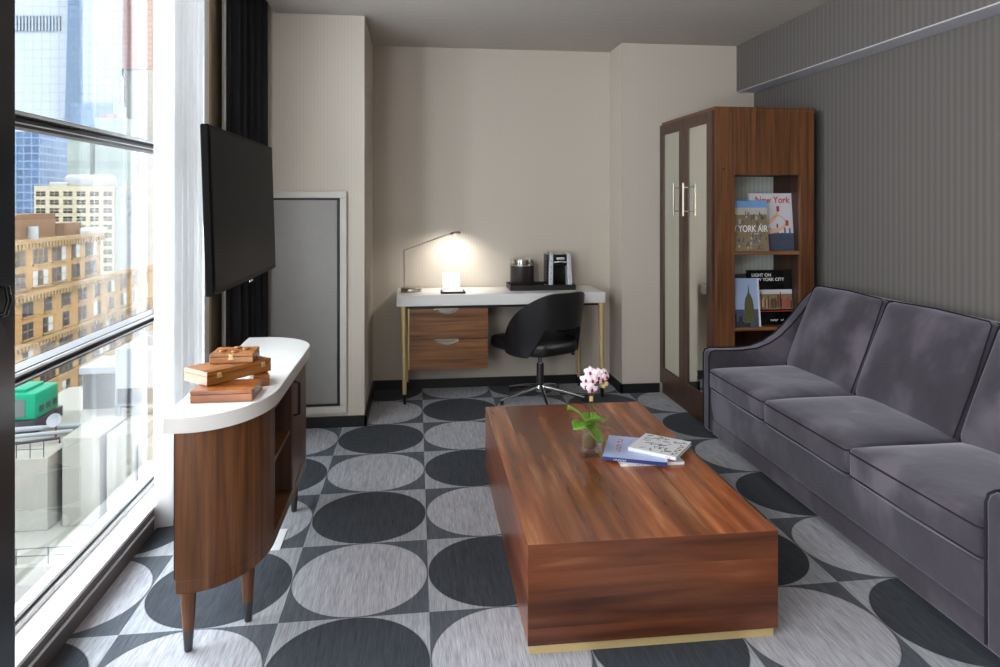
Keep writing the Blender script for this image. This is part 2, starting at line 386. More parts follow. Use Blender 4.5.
def marks(name, n, size, mat, parent, loc, rot, align='LEFT'):
    """a line of small print the photograph does not resolve: n unreadable strokes"""
    rnd = random.Random(n*7+int(size*1e4)); bm = B(); x = 0 if align == 'LEFT' else -n*size*.72
    for k in range(n):
        w_ = size*rnd.uniform(.35, .6)
        if rnd.random() > .16: box(bm, x, x+w_*.3, 0, size*.7, 0, .0006); box(bm, x+w_*.3, x+w_, 0 if k % 2 else size*.5, size*.2 if k % 2 else size*.7, 0, .0006)
        x += size*.72
    o = obj(name, bm, mat, parent); o.location = loc; o.rotation_euler = rot; return o
def text(name, s, size, mat, parent, loc, rot, depth=.0006, align='LEFT', squash=1.0, font_shear=0):
    cu = bpy.data.curves.new(name, 'FONT'); cu.body = s; cu.size = size; cu.extrude = depth; cu.align_x = align; cu.offset = size*.012
    t = bpy.data.objects.new(name, cu); C.objects.link(t)
    me = bpy.data.meshes.new_from_object(t); bpy.data.objects.remove(t); me.materials.append(mat)
    me.materials[0] = mat
    o = bpy.data.objects.new(name, me); C.objects.link(o); o.parent = parent; o.location = loc; o.rotation_euler = rot; o.scale = (squash, 1, 1); return o

# ================================================================== ROOM
H = 2.597
struct(boxo('floor', (-1.12, 2.62, -2.7, 5.3, -.12, 0), M_carpet))
struct(boxo('ceiling', (-.87, 2.62, -2.7, 5.3, H, H+.15), M_ceil))
struct(boxo('trim_1', (-1.35, -.87, -2.7, 5.3, 2.75, 2.87), M_ceil))          # top of the curtain pocket
struct(boxo('wall_right', (2.55, 2.67, -2.7, 5.3, 0, H), M_paper_grey))
struct(boxo('trim_2', (2.41, 2.55, -2.7, 4.88, 2.252, H), M_paper_grey))
struct(boxo('trim_5', (2.41, 2.55, -2.7, 4.88, 2.246, 2.252), M_soffit))    # underside of the beam, paler than its sides        # the dropped beam along the right wall
struct(boxo('wall_back', (-1.35, 2.62, 5.2, 5.32, 0, H), M_paper))
struct(boxo('wall_back_left', (-1.35, -.325, 4.37, 5.2, 0, 2.75), M_paper))
struct(boxo('wall_back_right', (1.515, 2.55, 4.88, 5.2, 0, H), M_paper))
struct(boxo('wall_rear', (-1.35, 2.62, -2.75, -2.65, 0, 2.75), M_paper))
struct(boxo('wall_left_rear', (-1.30, -1.12, -2.65, 1.90, 0, 2.75), M_paper))
struct(boxo('wall_left', (-1.32, -1.10, 3.62, 4.37, 0, 2.75), M_taupe))
for nm, d in (('baseboard_left', (-1.1, -.31, 4.355, 4.37, 0, .068)), ('baseboard_recess_left', (-.325, -.31, 4.355, 5.2, 0, .068)),
              ('baseboard_back', (-.31, 1.50, 5.185, 5.2, 0, .068)), ('baseboard_recess_right', (1.50, 1.515, 4.865, 5.2, 0, .068)),
              ('baseboard_right', (1.50, 1.80, 4.865, 4.88, 0, .068)), ('baseboard_right_wall', (2.535, 2.55, -2.65, 3.9, 0, .068))):
    struct(boxo(nm, d, M_base))
# jambs of the window beyond the sheer
struct(boxo('trim_3', (-1.12, -1.06, 3.58, 3.66, 0, 2.75), M_white, bevel=.004))
struct(boxo('trim_4', (-1.12, -1.07, 3.66, 3.73, 0, 2.75), M_gold, bevel=.004))

# low panelled door in the left chimney breast
dr = struct(bpy.data.objects.new('door_1', None)); C.objects.link(dr); dr.location = (0, 4.37, 0)
bm = B(); x0, x1, z0, z1, fw = -1.02, -.433, .09, 1.485, .042
box(bm, x0, x1, -.02, 0, z1-fw, z1); box(bm, x0, x1, -.02, 0, z0, z0+fw); box(bm, x0, x0+fw, -.02, 0, z0+fw, z1-fw); box(bm, x1-fw, x1, -.02, 0, z0+fw, z1-fw)
obj('door_frame', bm, M_offwhite, dr, bevel=.004)
boxo('door_reveal', (x0+fw, x1-fw, -.004, -.001, z0+fw, z1-fw), M_base, dr)
bm = B(); box(bm, x0+fw+.005, x1-fw-.018, -.013, -.004, z0+fw+.018, z1-fw-.014); obj('door_panel', bm, M_panel, dr, bevel=.003)

# ------------------------------------------------------------------ window
win = struct(bpy.data.objects.new('window_1', None)); C.objects.link(win); win.location = (-1.12, 0, 0)
def wx(a): return a+1.12
boxo('fascia', (-.10, 0, 2.06, 3.62, 0, .098), M_fascia, win)
boxo('fascia_bead', (0, .008, 2.06, 3.62, .062, .070), M_framel, win, bevel=.002)
boxo('sill', (-.105, .004, 2.06, 3.62, .098, .112), M_white, win, bevel=.003)
bm = B(); box(bm, -.135, -.095, 2.06, 3.62, .112, .150); box(bm, -.095, -.082, 2.06, 3.62, .112, .128); obj('bottom_rail', bm, M_framel, win, bevel=.003)
boxo('bottom_gasket', (-.097, -.093, 2.06, 3.62, .129, .137), M_frame, win)
for nm, z in (('upper_transom', 1.648), ('lower_transom', .855)):
    bm = B(); box(bm, -.14, -.085, 2.06, 3.62, z, z+.018); box(bm, -.13, -.095, 2.06, 3.62, z+.018, z+.032); box(bm, -.14, -.08, 2.06, 3.62, z+.032, z+.050)
    t = obj(nm, bm, M_frame, win, bevel=.002)
    boxo('transom_highlight', (-.079, -.074, 2.06, 3.62, z+.036, z+.046), M_framel, t)  # pale strips put the highlight line of the dark rail into the colour
    boxo('transom_highlight', (-.084, -.080, 2.06, 3.62, z+.010, z+.014), M_framel, t)
boxo('glass_pane', (-.118, -.114, 2.06, 3.60, .14, 2.75), M_glass, win)
bm = B(); box(bm, -.18, .035, 1.90, 2.0, 0, 2.75); box(bm, -.18, .0, 2.0, 2.058, 0, 2.75); box(bm, -.12, .01, 2.0, 2.03, 0, 2.75)
obj('mullion', bm, M_frame, win, bevel=.004)
bm = B(); tube(bm, [(.030, 1.93, 1.12), (.046, 1.935, 1.125), (.052, 1.94, 1.16), (.046, 1.94, 1.195), (.030, 1.93, 1.20)], .007, 10)
obj('window_handle', bm, M_blackg, win, smooth=True)
struct(boxo('window_2', (-1.30, -1.12, 1.88, 1.90, 0, 2.75), M_frame))

# ------------------------------------------------------------------ curtains
def curtain(bm, a, b, z0, z1, folds, amp, flare=0, seed=1, n=120):
    a = Vector(a); b = Vector(b); d = (b-a); nrm = Vector((-d.y, d.x)).normalized(); rnd = random.Random(seed); ph = [rnd.uniform(0, 6) for _ in range(4)]
    def f(u, v):
        w_ = 2*PI*folds*u
        off = amp*(math.sin(w_+.5*math.sin(w_*.37+ph[0])+.25*v*math.sin(3*u*PI+ph[1]))+.3*math.sin(2.3*w_+ph[2]))*(1+.25*(1-v)*math.sin(u*7+ph[3]))
        p = a+d*(u*(1+flare*(1-v)))+nrm*off
        return (p.x, p.y, z0+(z1-z0)*v)
    surf(bm, f, n, 16)
bm = B(); curtain(bm, (-1.085, 3.06), (-1.06, 3.44), .012, 2.74, 6, .042, 0, 3, 160)
o = obj('sheer_curtain', bm, M_sheer, None, smooth=True); tag(o, 'white sheer curtain gathered at the far end of the window', 'curtain')
bm = B(); curtain(bm, (-1.035, 3.89), (-.925, 4.30), .012, 2.74, 5, .032, .02, 5, 140)
bc = obj('blackout_curtain', bm, M_blackcloth, None, smooth=True); s = bc.modifiers.new('solid', 'SOLIDIFY'); s.thickness = .004
tag(bc, 'black blackout curtain hanging behind the television', 'curtain')
bm = B(); curtain(bm, (-1.045, 3.85), (-1.037, 3.90), .012, 2.74, .5, .012, 0, 5, 10); lb = obj('curtain_lining', bm, M_white, bc, smooth=True); lab(lb, 'white lining edge')

# ================================================================== TELEVISION
tv = thing('television', 'black flat screen television turned towards the sofa above the white-topped console', 'television', (-.652, 2.795, 1.11))
tv.rotation_euler = (0, -math.atan2(.018, .56), 0)
bm = B(); box(bm, -.028, 0, -.492, .492, 0, .565); obj('housing', bm, M_tvcase, tv, bevel=.006)
boxo('back_bulge', (-.055, -.028, -.35, .35, .08, .42), M_black, tv, bevel=.01)
boxo('screen', (0, .0016, -.478, .478, .020, .551), M_screen, tv)
bm = B(); box(bm, 0, .004, -.022, .022, -.008, .001); obj('logo_badge', bm, M_chrome, tv, bevel=.002)
br = thing('television_wall_bracket', 'black swing arm holding the television off the window pier', 'bracket', (-1.07, 3.80, 1.36))
boxo('wall_plate', (-.025, .005, -.06, .06, -.14, .14), M_black, br, bevel=.003)
bm = B(); tube(bm, [(0, 0, 0), (.12, -.5, 0), (.335, -.95, 0)], .016, 10); obj('arm', bm, M_black, br, smooth=True)

# ================================================================== CONSOLE
cs = thing('console_cabinet', 'curved walnut media console with thick white top and tapered legs below the television', 'cabinet', (-.66, 2.84, 0))
OX, OY = -.66, 2.84
def arc(cx, cy, rx, ry, a0, a1, n=14): return [(cx+rx*math.cos(math.radians(a0+(a1-a0)*i/n)), cy+ry*math.sin(math.radians(a0+(a1-a0)*i/n))) for i in range(n+1)]
def conout(ins):
    # near end, front, far end
    p = [(-.80+ins, 2.212+ins)]+[(-.72, 2.212+ins)]+arc(-.72, 2.53, .232-ins, .318-ins, -85, 0, 18)+arc(-.745, 3.21, .257-ins, .262-ins, 0, 88, 16)+[(-.80+ins, 3.472-ins)]
    return [((x if x > -.79+ins else -.782+1.9*ins-.03*(y-2.2))-OX, y-OY) for x, y in p]
bm = B(); prism(bm, conout(0), .698, .75); obj('worktop', bm, M_stone, cs, bevel=.004)
ob_ = conout(.018)
bm = B(); prism(bm, ob_, .19, .232); box(bm, -.12, .10, -.40, .45, .232, .24); obj('plinth', bm, M_walnut, cs, bevel=.002)
near = [p for p in ob_ if p[1] < -.30]; near.append((ob_[20][0], -.33)) if near[-1][1] < -.33 else None
bm = B(); strip_wall(bm, near, .018, .232, .696); obj('curved_panel', bm, M_walnut, cs, smooth='angle')
fx = -.488-.018-OX
bm = B(); box(bm, fx-.018, fx, -.333, -.315, .232, .696); box(bm, fx-.018, fx, -.315, .02, .672, .696); obj('face_frame', bm, M_walnut, cs)
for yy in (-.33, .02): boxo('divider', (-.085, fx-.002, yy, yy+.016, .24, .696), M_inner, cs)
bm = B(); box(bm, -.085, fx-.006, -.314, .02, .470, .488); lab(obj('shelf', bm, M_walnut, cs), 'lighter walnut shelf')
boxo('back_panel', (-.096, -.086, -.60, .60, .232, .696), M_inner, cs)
far = [(fx, .036)]+[p for p in ob_ if p[1] > .3]
bm = B(); strip_wall(bm, far, .018, .236, .692); dd = obj('door', bm, M_walnut, cs, smooth='angle')
bm = B(); tube(bm, [(fx, .07, .53), (fx+.022, .07, .535), (fx+.022, .07, .665), (fx, .07, .67)], .006, 8); lab(obj('handle', bm, M_black, dd, smooth=True), 'black bar handle')
for (lx, ly) in ((-.715, 2.25), (-.565, 2.385), (-.555, 3.2), (-.72, 3.36)):
    tx, ty = lx-OX, ly-OY
    bm = B(); tube(bm, [(tx, ty, .19), (tx, ty, .07)], [.024, .017], 20); l = obj('leg', bm, M_walnut, cs, smooth='angle')
    bm = B(); tube(bm, [(tx, ty, .07), (tx, ty, .004), (tx, ty, 0)], [.0172, .0125, .011], 20); lab(obj('ferrule', bm, M_dmetal, l, smooth='angle'), 'dark metal leg tip')

# wooden boxes on the console
def latch(par, x, z, y):
    bm = B(); rbox(bm, x, y-.001, z+.004, .008, .0015, .006, .001, n=2); rbox(bm, x, y-.0025, z-.005, .010, .002, .003, .001, n=2)
    tube(bm, [(x-.007, y-.003, z+.003), (x-.003, y-.005, z+.009), (x+.003, y-.005, z+.009), (x+.007, y-.003, z+.003)], .0014, 6)
    return lab(obj('latch', bm, M_brass, par, smooth=True), 'small brass latch')
def wbox(nm, label, loc, rz, sx, sy, sz, mat, latches=(), pieces=0):
    t = thing(nm, label, 'box', loc, rz)
    boxo('box_body', (-sx/2, sx/2, -sy/2, sy/2, 0, sz*.66), mat, t, bevel=.002)
    boxo('lid', (-sx/2, sx/2, -sy/2, sy/2, sz*.68, sz), mat, t, bevel=.002)
    for x in latches: latch(t, x, sz*.62, -sy/2)
    return t
wbox('wooden_box', 'reddish wooden box at the bottom of the stack on the console', (-.645, 2.43, .75), 0, .20, .145, .040, M_boxred)
bm = B()
wb2 = wbox('wooden_box', 'long wooden box with two brass latches lying askew in the middle of the stack', (-.672, 2.555, .791), math.radians(49.5), .262, .135, .047, M_boxwood, (-.085, .095))
wb3 = wbox('wooden_box', 'small wooden box with playing pieces on its lid, topmost of the stack', (-.662, 2.60, .839), math.radians(2), .150, .125, .033, M_boxwood, (0,))
for i, (px, py) in enumerate(((-.70, 2.585), (-.655, 2.57), (-.625, 2.615), (-.66, 2.635))):
    bm = B(); lathe(bm, [(0, 0), (.012, 0), (.0135, .003), (.012, .006), (0, .006)], seg=16)
    o = obj('playing_piece', bm, M_boxwood if i % 2 else M_boxred, None, smooth='angle', loc=(px, py, .8725))
    tag(o, ('left back', 'front', 'right', 'rearmost')[i]+' round wooden playing piece on the smallest wooden box', 'game piece', 'playing pieces on the small wooden box')
# second small box behind the bottom one
wbox('wooden_box', 'small dark wooden box standing behind the bottom box, under the overhanging one', (-.575, 2.60, .75), math.radians(20), .055, .12, .040, M_boxred)

# ================================================================== COFFEE TABLE
ct = thing('coffee_table', 'large low block coffee table of reddish planked wood on a brass plinth', 'coffee table', (.763, 2.80, 0), math.radians(-.5))
bm = B(); pts = [(-.412, -.72), (.412, -.72), (.412, .71), (-.412, .71)]
prism(bm, pts, .034, .352)
for f in bm.faces:
    f.normal_update()
    f.material_index = 0 if abs(f.normal.z) > .5 else (1 if abs(f.normal.y) > .5 else 2)
obj('block_body', bm, [M_wtop, M_wfront, M_wside], ct, bevel=.0025)
boxo('plinth', (-.403, .403, -.705, .70, 0, .034), M_brass, ct)
CT = .352

def book(nm, label, loc, rz, sx, sy, th, cover, spine='L', rx=0, ry=0, group=None, cat='book', pagem=None):
    """lying book: cover sx by sy, thickness th, spine on the left or front edge"""
    t = thing(nm, label, cat, loc, rz, group); t.rotation_euler = (rx, ry, rz)
    e = .0015; bm = B()
    box(bm, -sx/2, sx/2, -sy/2, sy/2, 0, e); box(bm, -sx/2, sx/2, -sy/2, sy/2, th-e, th)
    if spine == 'L': box(bm, -sx/2, -sx/2+e, -sy/2, sy/2, e, th-e)
    else: box(bm, -sx/2, sx/2, -sy/2, -sy/2+e, e, th-e)
    obj('cover', bm, cover, t)
    m = .004
    if spine == 'L': boxo('pages', (-sx/2+e, sx/2-m, -sy/2+m, sy/2-m, e, th-e), pagem or M_pages, t)
    else: boxo('pages', (-sx/2+m, sx/2-m, -sy/2+e, sy/2-m, e, th-e), pagem or M_pages, t)
    return t
M_bkwhite = plain('cover_white', srgb(224, 226, 230), .35)
M_bkblue = plain('cover_lightblue', srgb(170, 188, 226), .35, var=.15, vscale=6)
M_navy = plain('cover_navy', srgb(30, 44, 112), .35)
M_red = plain('print_red', srgb(196, 70, 74), .5)
M_pinkp = plain('print_pink', srgb(206, 130, 168), .5)
M_ink = plain('print_black', srgb(24, 24, 26), .5)
M_grey = plain('print_grey', srgb(140, 148, 152), .5, var=.3, vscale=80)
b1 = book('book', 'white book lying at the bottom of the pile on the coffee table', (.955, 2.765, CT), math.radians(-2), .262, .235, .011, M_bkwhite, 'F')
marks('spine_print', 14, .007, M_ink, b1, (-.10, -.1176, .002), (PI/2, 0, 0))
b2 = book('book', 'light blue book with navy spine and red lettering, middle of the coffee table pile', (.925, 2.775, CT+.0115), math.radians(-22), .258, .262, .014, M_bkblue, 'F')
boxo('spine', (-.1295, .1295, -.1325, -.131, 0, .0142), M_navy, b2)
marks('cover_title', 7, .032, M_red, b2, (-.085, .09, .0137), (0, 0, -PI/2))
marks('cover_subtitle', 12, .014, M_pinkp, b2, (-.035, .09, .0137), (0, 0, -PI/2))
marks('spine_print', 9, .009, M_bkwhite, b2, (-.09, -.1326, .003), (PI/2, 0, 0))
b3 = book('book', 'white book with a grey patterned cover lying on top of the coffee table pile', (1.025, 2.765, CT+.026), math.radians(-40), .205, .205, .014, M_bkwhite, 'F')
bm = B(); rnd = random.Random(4)
for i in range(46):
    x = rnd.uniform(-.085, .07); y = rnd.uniform(-.085, .09); l = rnd.uniform(.008, .03); wd = rnd.uniform(.003, .011)
    mt = Matrix.Translation((x, y, .0142)) @ Matrix.Rotation(rnd.choice((.3, .35, -1.2, .8)), 4, 'Z')
    box(bm, -l/2, l/2, -wd/2, wd/2, 0, .0003, mt, rnd.choice((0, 1, 1)))
obj('cover_pattern', bm, [M_ink, M_grey], b3)
marks('cover_title', 9, .026, M_ink, b3, (.094, -.085, .0138), (0, 0, PI/2))
marks('spine_print', 3, .010, M_red, b3, (.06, -.1028, .002), (PI/2, 0, 0))

# ------------------------------------------------------------------ orchid in a glass vase
VX, VY = .728, 2.795
vase = thing('glass_vase', 'square clear glass vase holding the orchid on the coffee table', 'vase', (VX, VY, CT))
bm = B(); h = .044
def rsq(hh, r, n=5):
    out = []
    for (sx, sy, a) in ((1, 1, 0), (-1, 1, 90), (-1, -1, 180), (1, -1, 270)):
        out += [(sx*(hh-r)+r*math.cos(math.radians(a+90*i/n)), sy*(hh-r)+r*math.sin(math.radians(a+90*i/n))) for i in range(n+1)]
    return out
def loft(bm, rings):
    R = [[bm.verts.new((x, y, z)) for x, y in pts] for pts, z in rings]
    for a, b in zip(R, R[1:]):
        n = len(a)
        for k in range(n): bm.faces.new((a[k], a[(k+1) % n], b[(k+1) % n], b[k]))
    bm.faces.new(R[0]); bm.faces.new(R[-1])
loft(bm, [(rsq(.036, .01), 0), (rsq(.041, .01), .004), (rsq(.045, .011), .118), (rsq(.041, .009), .118), (rsq(.037, .008), .020)])
obj('glass_body', bm, M_vase, vase, smooth='angle')
M_leaf = plain('orchid_leaf', srgb(112, 158, 62), .35, 0, None, .25, 25)
M_stem = plain('orchid_stem', srgb(96, 66, 40), .6)
M_moss = plain('bark_and_roots', srgb(88, 68, 36), .9, 0, None, .5, 60)
M_petal = plain('orchid_petal', srgb(250, 236, 242), .5, 0, None, .06, 120)
M_lip = plain('orchid_lip', srgb(148, 20, 74), .5)
M_bud = plain('orchid_bud', srgb(198, 180, 120), .6)
orc = thing('orchid', 'pink and white orchid with broad green leaves growing in the glass vase', 'plant', (VX, VY, CT+.021))
bm = B(); bmesh.ops.create_icosphere(bm, subdivisions=3, radius=.034)
rnd = random.Random(2)
for v in bm.verts: v.co = Vector((v.co.x, v.co.y, v.co.z*1.1+.038))*(1)+Vector((rnd.uniform(-1, 1), rnd.uniform(-1, 1), rnd.uniform(-1, 1)))*.002
for i in range(9):
    a = i*.7; tube(bm, [(.02*math.cos(a), .02*math.sin(a), .05), (.033*math.cos(a+.3), .033*math.sin(a+.3), .04+.03*math.sin(i)), (.03*math.cos(a+.8), .03*math.sin(a+.8), .012+.004*(i % 3))], .0025, 6)
obj('root_ball', bm, M_moss, orc, smooth=True)
def leaf(ang, length, width, rise, droop, twist=0):
    bm = B()
    def f(u, v):
        s = (v-.5)*2; wdt = width*(math.sin(PI*min(1, u*.95+.05))**.6+.03)
        r = length*u; z = .096+rise*math.sin(u*PI*.5)-droop*u*u
        x, y = r, s*wdt/2; z += abs(s)**1.5*.012*(1-u*.4)+s*twist*u
        return (x*math.cos(ang)-y*math.sin(ang), x*math.sin(ang)+y*math.cos(ang), z)
    surf(bm, f, 14, 8)
    o = obj('leaf', bm, M_leaf, orc, smooth=True); s = o.modifiers.new('solid', 'SOLIDIFY'); s.thickness = .0025
for a in ((math.radians(176), .095, .085, .075, .0, .012), (math.radians(205), .090, .078, .020, .012, -.012), (math.radians(-62), .075, .100, .050, .010, -.012),
          (math.radians(-50), .062, .070, -.015, .045, 0), (math.radians(75), .080, .060, .05, .02, 0), (math.radians(-140), .055, .050, .030, .03, .01), (math.radians(20), .05, .05, .05, .02, 0)): leaf(*a)
for dx in (-.004, .010):
    bm = B(); tube(bm, [(dx, 0, .07), (dx+.002, .003, .14), (dx+.004, .004, .205), (dx*1.5+.006, .0, .25), (.02+dx*2, -.004, .285), (.05+dx, -.005, .30)], .0026, 8); obj('flower_stem', bm, M_stem, orc, smooth=True)
bm = B(); rbox(bm, .006, 0, .215, .007, .006, .011, .003, n=3); obj('stem_clip', bm, M_bud, orc, smooth=True)
def flower(x, y, z, yaw, tilt, s):
    mt = Matrix.Translation((x, y, z)) @ Matrix.Rotation(yaw, 4, 'Z') @ Matrix.Rotation(tilt, 4, 'X')
    bm = B()
    for k, (ln, wd) in enumerate(((.022, .016), (.024, .022), (.021, .014), (.021, .014), (.024, .022))):
        an = PI/2+k*2*PI/5
        def f(u, v):
            t = (v-.5)*2*wd*s/2*math.sin(PI*min(.98, u*.85+.12))**.7; r = ln*s*u
            return mt @ Vector((r*math.cos(an)-t*math.sin(an), -.004*math.sin(u*PI)+.003*u-abs(t)*.25, r*math.sin(an)+t*math.cos(an)))
        surf(bm, f, 5, 4)
    fl = obj('flower', bm, M_petal, orc, smooth=True); so = fl.modifiers.new('solid', 'SOLIDIFY'); so.thickness = .001
    bm = B(); rbox(bm, 0, -.005, -.003, .0035*s, .005, .004*s, .002, n=2, mat=mt); rbox(bm, 0, -.006, -.008*s, .0045*s, .003, .003*s, .0015, n=2, mat=mt)
    lab(obj('lip', bm, M_lip, fl, smooth=True), 'magenta centre')
for a in ((.004, -.02, .262, .1, .35, 1.15), (-.018, -.008, .272, -.5, .2, 1.05), (-.020, -.012, .300, -.3, -.1, 1.1), (.006, -.022, .300, .0, .0, 1.1), (.000, -.005, .328, -.1, -.3, 1.15),
          (.030, -.018, .310, .4, .05, 1.15), (.050, -.010, .298, .5, .1, 1.0), (.035, -.008, .325, .2, -.3, 1.0), (.068, -.008, .308, .6, -.1, .95), (.062, -.004, .325, .5, -.4, .85)): flower(*a)
for (x, z) in ((.058, .268), (.070, .278)):
    bm = B(); rbox(bm, x, -.006, z, .007, .007, .009, .005, n=2); obj('bud', bm, M_bud, orc, smooth=True)

# ================================================================== SOFA
so = thing('sofa', 'long grey velvet three-seat sofa with sloping arms along the right wall', 'sofa', (2.12, 2.85, 0))
SX, SY = 2.12, 2.85
def L(x, y): return x-SX, y-SY
bm = B(); box(bm, 1.757-SX, 2.46-SX, 1.885-SY, 3.87-SY, .03, .12); obj('base_rail', bm, M_velvet, so, bevel=.012, seg=3)
bm = B(); 
prism(bm, [(1.762-SX, .118), (2.44-SX, .118), (2.44-SX, .30), (1.745-SX, .30), (1.748-SX, .2)], 1.889-SY, 3.865-SY, 'Y'); obj('seat_deck', bm, M_velvet, so, bevel=.01, seg=3)
armp = [(1.742, .04), (2.50, .04), (2.50, .868), (2.455, .872), (2.425, .850), (2.38, .808), (2.325, .738), (2.26, .668), (2.195, .608), (2.12, .562), (2.04, .535), (1.95, .526), (1.85, .526), (1.775, .528), (1.750, .520), (1.740, .495), (1.740, .30)]
for (ya, yb) in ((3.865, 3.955), (1.795, 1.890)):
    bm = B(); prism(bm, [(x-SX, z) for x, z in armp], ya-SY, yb-SY, 'Y'); ar = obj('arm', bm, M_velvet, so, bevel=.016, seg=4)
    inner = ya-SY-.001 if ya > 3 else yb-SY+.001
    for yy in (ya-SY+.004, yb-SY-.004):
        bm = B(); tube(bm, [(x-SX-(.002 if x < 1.8 else 0), yy, z+.001) for x, z in armp[3:]]+[(1.739-SX, yy, .06)], .0045, 6); obj('piping', bm, M_pipe, ar, smooth=True)
bm = B(); prism(bm, [(2.33-SX, .12), (2.50-SX, .12), (2.50-SX, .888), (2.485-SX, .906), (2.445-SX, .906), (2.42-SX, .888)], 1.890-SY, 3.865-SY, 'Y'); bk = obj('backrest', bm, M_velvet, so, bevel=.015, seg=3)
bm = B(); tube(bm, [(2.436-SX, 1.87-SY, .903), (2.436-SX, 3.86-SY, .903)], .005, 6); obj('piping', bm, M_pipe, bk, smooth=True)
ys = [3.862, 3.220, 2.550, 1.892]
for i in range(3):
    y1, y0 = ys[i], ys[i+1]; c = (y0+y1)/2-SY; hy = (y1-y0)/2-.003
    bm = B(); rbox(bm, 2.045-SX, c, .363, .315, hy, .064, .022, (.004, .0, .030), 9, wob=.0018, seed=i)
    cu = obj('seat_cushion', bm, M_velvet, so, smooth=True)
    for zz, nm in ((.41, 0), (.318, 1)):
        x0 = 1.732-SX; r = .018
        loop = [(2.28-SX, c-hy+.001, zz), (x0+r, c-hy+.001, zz), (x0+r*.3, c-hy+r*.3, zz), (x0-.002, c-hy+r, zz)]+[(x0-.003, c-hy+r+(2*hy-2*r)*k/8, zz) for k in range(1, 8)]+[(x0-.002, c+hy-r, zz), (x0+r*.3, c+hy-r*.3, zz), (x0+r, c+hy-.001, zz), (2.28-SX, c+hy-.001, zz)]
        bm = B(); tube(bm, loop, .0034, 6); obj('piping', bm, M_pipe, cu, smooth=True)
for i in range(3):
    y1, y0 = ys[i], ys[i+1]; c = (y0+y1)/2-SY; hy = (y1-y0)/2-.004
    mt = Matrix.Translation((2.352-SX, c, .652)) @ Matrix.Rotation(math.radians(21), 4, 'Y')
    bm = B(); rbox(bm, 0, 0, 0, .060, hy, .262, .040, (.035, .0, .008), 9, mat=mt, wob=.003, seed=10+i)
    cu = obj('back_cushion', bm, M_velvet, so, smooth=True)
    for sx in (-1,):
        loop = []
        for (yy, zz) in ((hy-.012, -.25), (hy-.006, 0), (hy-.012, .245), (hy-.03, .262), (0, .270), (-hy+.03, .262), (-hy+.012, .245), (-hy+.006, 0), (-hy+.012, -.25)):
            loop.append(mt @ Vector((sx*.050, yy, zz)))
        bm = B(); tube(bm, loop, .0034, 6); obj('piping', bm, M_pipe, cu, smooth=True)
for (x, y) in ((1.83, 3.85), (1.83, 1.85), (2.42, 3.85), (2.42, 1.85)):
    bm = B(); tube(bm, [(x-SX, y-SY, .035), (x-SX, y-SY, 0)], [.025, .02], 12); obj('foot', bm, M_black, so)

# ================================================================== WARDROBE
wd = thing('wardrobe', 'tall walnut wardrobe with two mirrored doors and an open bookcase in its side', 'wardrobe', (2.12, 4.42, 0))
WX, WY = 2.12, 4.42
bm = B(); a, b, y0, y1, T = 1.822-WX, 2.472-WX, 3.97-WY, 4.865-WY, 2.005
ox0, ox1 = 1.951-WX, 2.378-WX
# side panel with the opening
box(bm, a, ox0, y0, y0+.022, 0, T-.02); box(bm, ox1, b, y0, y0+.022, 0, T-.02)
box(bm, ox0, ox1, y0, y0+.022, 1.585, T-.02); box(bm, ox0, ox1, y0, y0+.022, 0, .14)
obj('side_panel', bm, M_walnut, wd, bevel=.0015)
bm = B(); box(bm, a-.005, b, y0-.002, y1, T-.02, T); obj('top_panel', bm, M_walnut, wd, bevel=.0015)
bm = B(); box(bm, b-.02, b, y0+.022, y1, 0, T-.02); box(bm, a, b-.02, y1-.018, y1, 0, T-.02); box(bm, a, a+.02, y0+.33, y1-.018, .05, T-.02) ; obj('carcass', bm, M_walnutd, wd)
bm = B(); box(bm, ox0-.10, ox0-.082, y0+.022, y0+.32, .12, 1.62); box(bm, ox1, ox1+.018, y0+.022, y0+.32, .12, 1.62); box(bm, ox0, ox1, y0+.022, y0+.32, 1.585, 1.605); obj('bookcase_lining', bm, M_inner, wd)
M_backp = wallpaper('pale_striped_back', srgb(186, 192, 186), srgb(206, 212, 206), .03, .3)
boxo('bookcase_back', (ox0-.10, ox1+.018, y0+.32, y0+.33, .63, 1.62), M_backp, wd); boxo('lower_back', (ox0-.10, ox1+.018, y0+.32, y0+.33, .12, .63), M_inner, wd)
for z in (1.09, .62, .14): boxo('shelf_edge', (ox0, ox1, y0+.004, y0+.023, z, z+.022), M_walnutx, wd, bevel=.001)
for z in (1.09, .62, .14): boxo('shelf', (ox0-.08, ox1, y0+.023, y0+.32, z, z+.022), M_walnut, wd, bevel=.001)
boxo('kickboard', (a-.002, a+.018, y0, y1, 0, .075), M_walnutd, wd)
for (ya, yb, hy) in ((4.418, 4.862, 4.50), (3.972, 4.414, 4.335)):
    ya -= WY; yb -= WY; hy -= WY; xx = a-.022; fw = .075; bm = B(); z0, z1 = .08, T-.022
    bw = .12 if ya < 0 else .1
    box(bm, xx, a-.002, ya, ya+fw, z0, z1); box(bm, xx, a-.002, yb-fw, yb, z0, z1); box(bm, xx, a-.002, ya+fw, yb-fw, z1-.075, z1); box(bm, xx, a-.002, ya+fw, yb-fw, z0, z0+bw)
    d = obj('door', bm, M_walnutd, wd, bevel=.0015)
    boxo('mirror_panel', (xx+.007, a-.003, ya+fw, yb-fw, z0+bw, z1-.075), M_mirror, d)
    bm = B(); tube(bm, [(xx-.035, hy, 1.325), (xx-.035, hy, 1.545)], .007, 10)
    for zz in (1.355, 1.515): tube(bm, [(xx, hy, zz), (xx-.035, hy, zz)], .005, 8)
    lab(obj('handle', bm, M_nickel, d, smooth=True), 'brushed steel bar handle')
